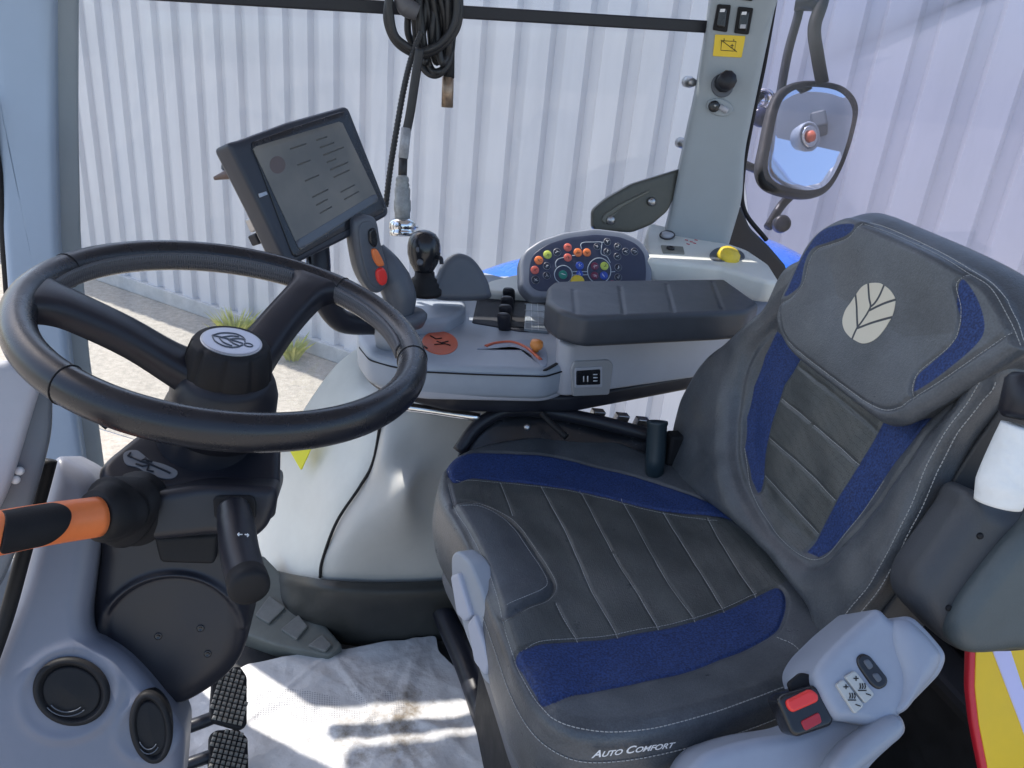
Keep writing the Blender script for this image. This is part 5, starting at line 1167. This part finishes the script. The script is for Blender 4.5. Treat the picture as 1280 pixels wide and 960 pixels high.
# folded armrest at the right edge
fa_ = thing('folded_armrest', 'dark padded folded armrest with its tube wrapped in white film, right edge', 'armrest', atD(1230, 800, .82))
AN = nrm([-.25, -1, .3]); A1 = Fr(atD(1220, 700, .84), AN)
pad('armrest_body', A1, [(1224, 618), (1205, 645), (1172, 692), (1148, 728), (1145, 758), (1168, 788), (1200, 817), (1240, 825), (1330, 800), (1330, 640), (1268, 636)], mat('armrest dark vinyl', (.045, .048, .055), .5, noise=(14, .2), bump=(500, .3, .001)), .07, .025, fa_, 'smooth', nt_=160, nr=16)
pad('armrest_pad', A1.off(.022), [(1196, 800), (1203, 768), (1240, 715), (1290, 660), (1340, 640), (1340, 800), (1270, 820), (1215, 822)], mat('armrest pad vinyl', (.075, .09, .095), .45, noise=(14, .12), bump=(500, .3, .001)), .04, .02, fa_, 'smooth', nt_=140, nr=12)
tube('film_wrap', [atD(1247, 630, .80), atD(1256, 598, .795), atD(1270, 562, .79), (atD(1281, 535, .785))], [.022, .025, .024, .023, .022], wrap, fa_, 28)
lathe('pivot_collar', atD(1283, 500, .79), nrm(atD(1290, 470, .79)-atD(1270, 560, .79)), [(.018, -.02), (.023, -.015), (.023, .02), (.018, .026)], blk, fa_, 24)
for p in [(1225, 670), (1186, 760)]: lathe('mould_mark', A1.P(*A1.uv(*p), .0), A1.n, [(.004, 0), (.003, .002), (.001, .002)], blkm, fa_, 10)
# black bracketry and stub tube between seat and console
bk2 = thing('seat_bracket', 'black steel armrest bracket behind the cushion with an open tube stub', 'bracket', (.45, 1.25, .35))
sheet('bracket_arm', [[atD(575, 560, 1.44), atD(600, 530, 1.45), atD(640, 512, 1.46), atD(700, 516, 1.46), atD(760, 528, 1.46), atD(830, 550, 1.44), atD(860, 560, 1.44)], [atD(562, 605, 1.42), atD(600, 590, 1.43), atD(640, 580, 1.43), atD(700, 575, 1.43), atD(760, 580, 1.43), atD(830, 600, 1.43), atD(860, 610, 1.43)]], blkg, bk2, .012)
tube('bracket_edge', [atD(573, 565, 1.42), atD(600, 530, 1.43), atD(645, 512, 1.44), atD(720, 521, 1.44), atD(790, 538, 1.43), atD(850, 555, 1.42)], .013, blk, bk2, 12)
tube('bracket_rib', [atD(677, 516, 1.40), atD(690, 530, 1.39), atD(708, 546, 1.37)], .006, blkm, bk2, 8)
lathe('bracket_bolt', atD(659, 534, 1.39), nrm(-fw), [(.006, -.004), (.006, .003), (.003, .005)], steel, bk2, 12)
c_ = atD(820, 560, 1.36); ax2 = nrm(atD(820, 525, 1.36)-atD(819, 590, 1.36)+np.array([0, 0, .03]))
lathe('tube_stub', c_, ax2, [(.016, -.05), (.0175, -.02), (.0175, .040), (.019, .044), (.0185, .048), (.014, .048), (.013, .03), (.002, .03)], mat('teal black plastic', (.02, .035, .045), .4), bk2, 24)
box('side_block', atD(845, 560, 1.38), XYZ, (.04, .03, .06), blkm, bk2, .006)
for k, x in enumerate((745, 775, 800)):
    box('steel_tab', atD(x, 521+k*5, 1.50), (nrm([1, .2, -.2]), nrm([.3, 0, 1]), XYZ[1]), (.028, .03, .02), steel, bk2, .002)

# yellow and red carton at the lower right
cr = thing('yellow_carton', 'yellow carton with a red edge and a pale lilac diagonal stripe, lower right corner', 'carton', atD(1250, 1000, 1.0))
Y1 = Fr(atD(1250, 900, .98), nrm([-.2, -1, .5]))
pad('carton_front', Y1, [(1213, 780), (1211, 860), (1216, 905), (1230, 975), (1250, 1030), (1400, 1030), (1400, 780)], redline, .012, .004, cr, 'round', .01)
pad('yellow_face', Y1.off(.0015), [(1221, 780), (1219, 860), (1224, 905), (1238, 975), (1256, 1030), (1400, 1030), (1400, 780)], byellow, .01, .001, cr, 'poly')
pad('lilac_stripe', Y1.off(.003), [(1232, 790), (1256, 790), (1280, 862), (1310, 960), (1300, 975), (1276, 905)], lilac, .01, .001, cr, 'poly')
box('rear_floor_box', atD(1190, 930, 1.05), XYZ, (.25, .2, .2), blkm, None, .03) if False else None
# dark rear bulkhead under and behind the seat
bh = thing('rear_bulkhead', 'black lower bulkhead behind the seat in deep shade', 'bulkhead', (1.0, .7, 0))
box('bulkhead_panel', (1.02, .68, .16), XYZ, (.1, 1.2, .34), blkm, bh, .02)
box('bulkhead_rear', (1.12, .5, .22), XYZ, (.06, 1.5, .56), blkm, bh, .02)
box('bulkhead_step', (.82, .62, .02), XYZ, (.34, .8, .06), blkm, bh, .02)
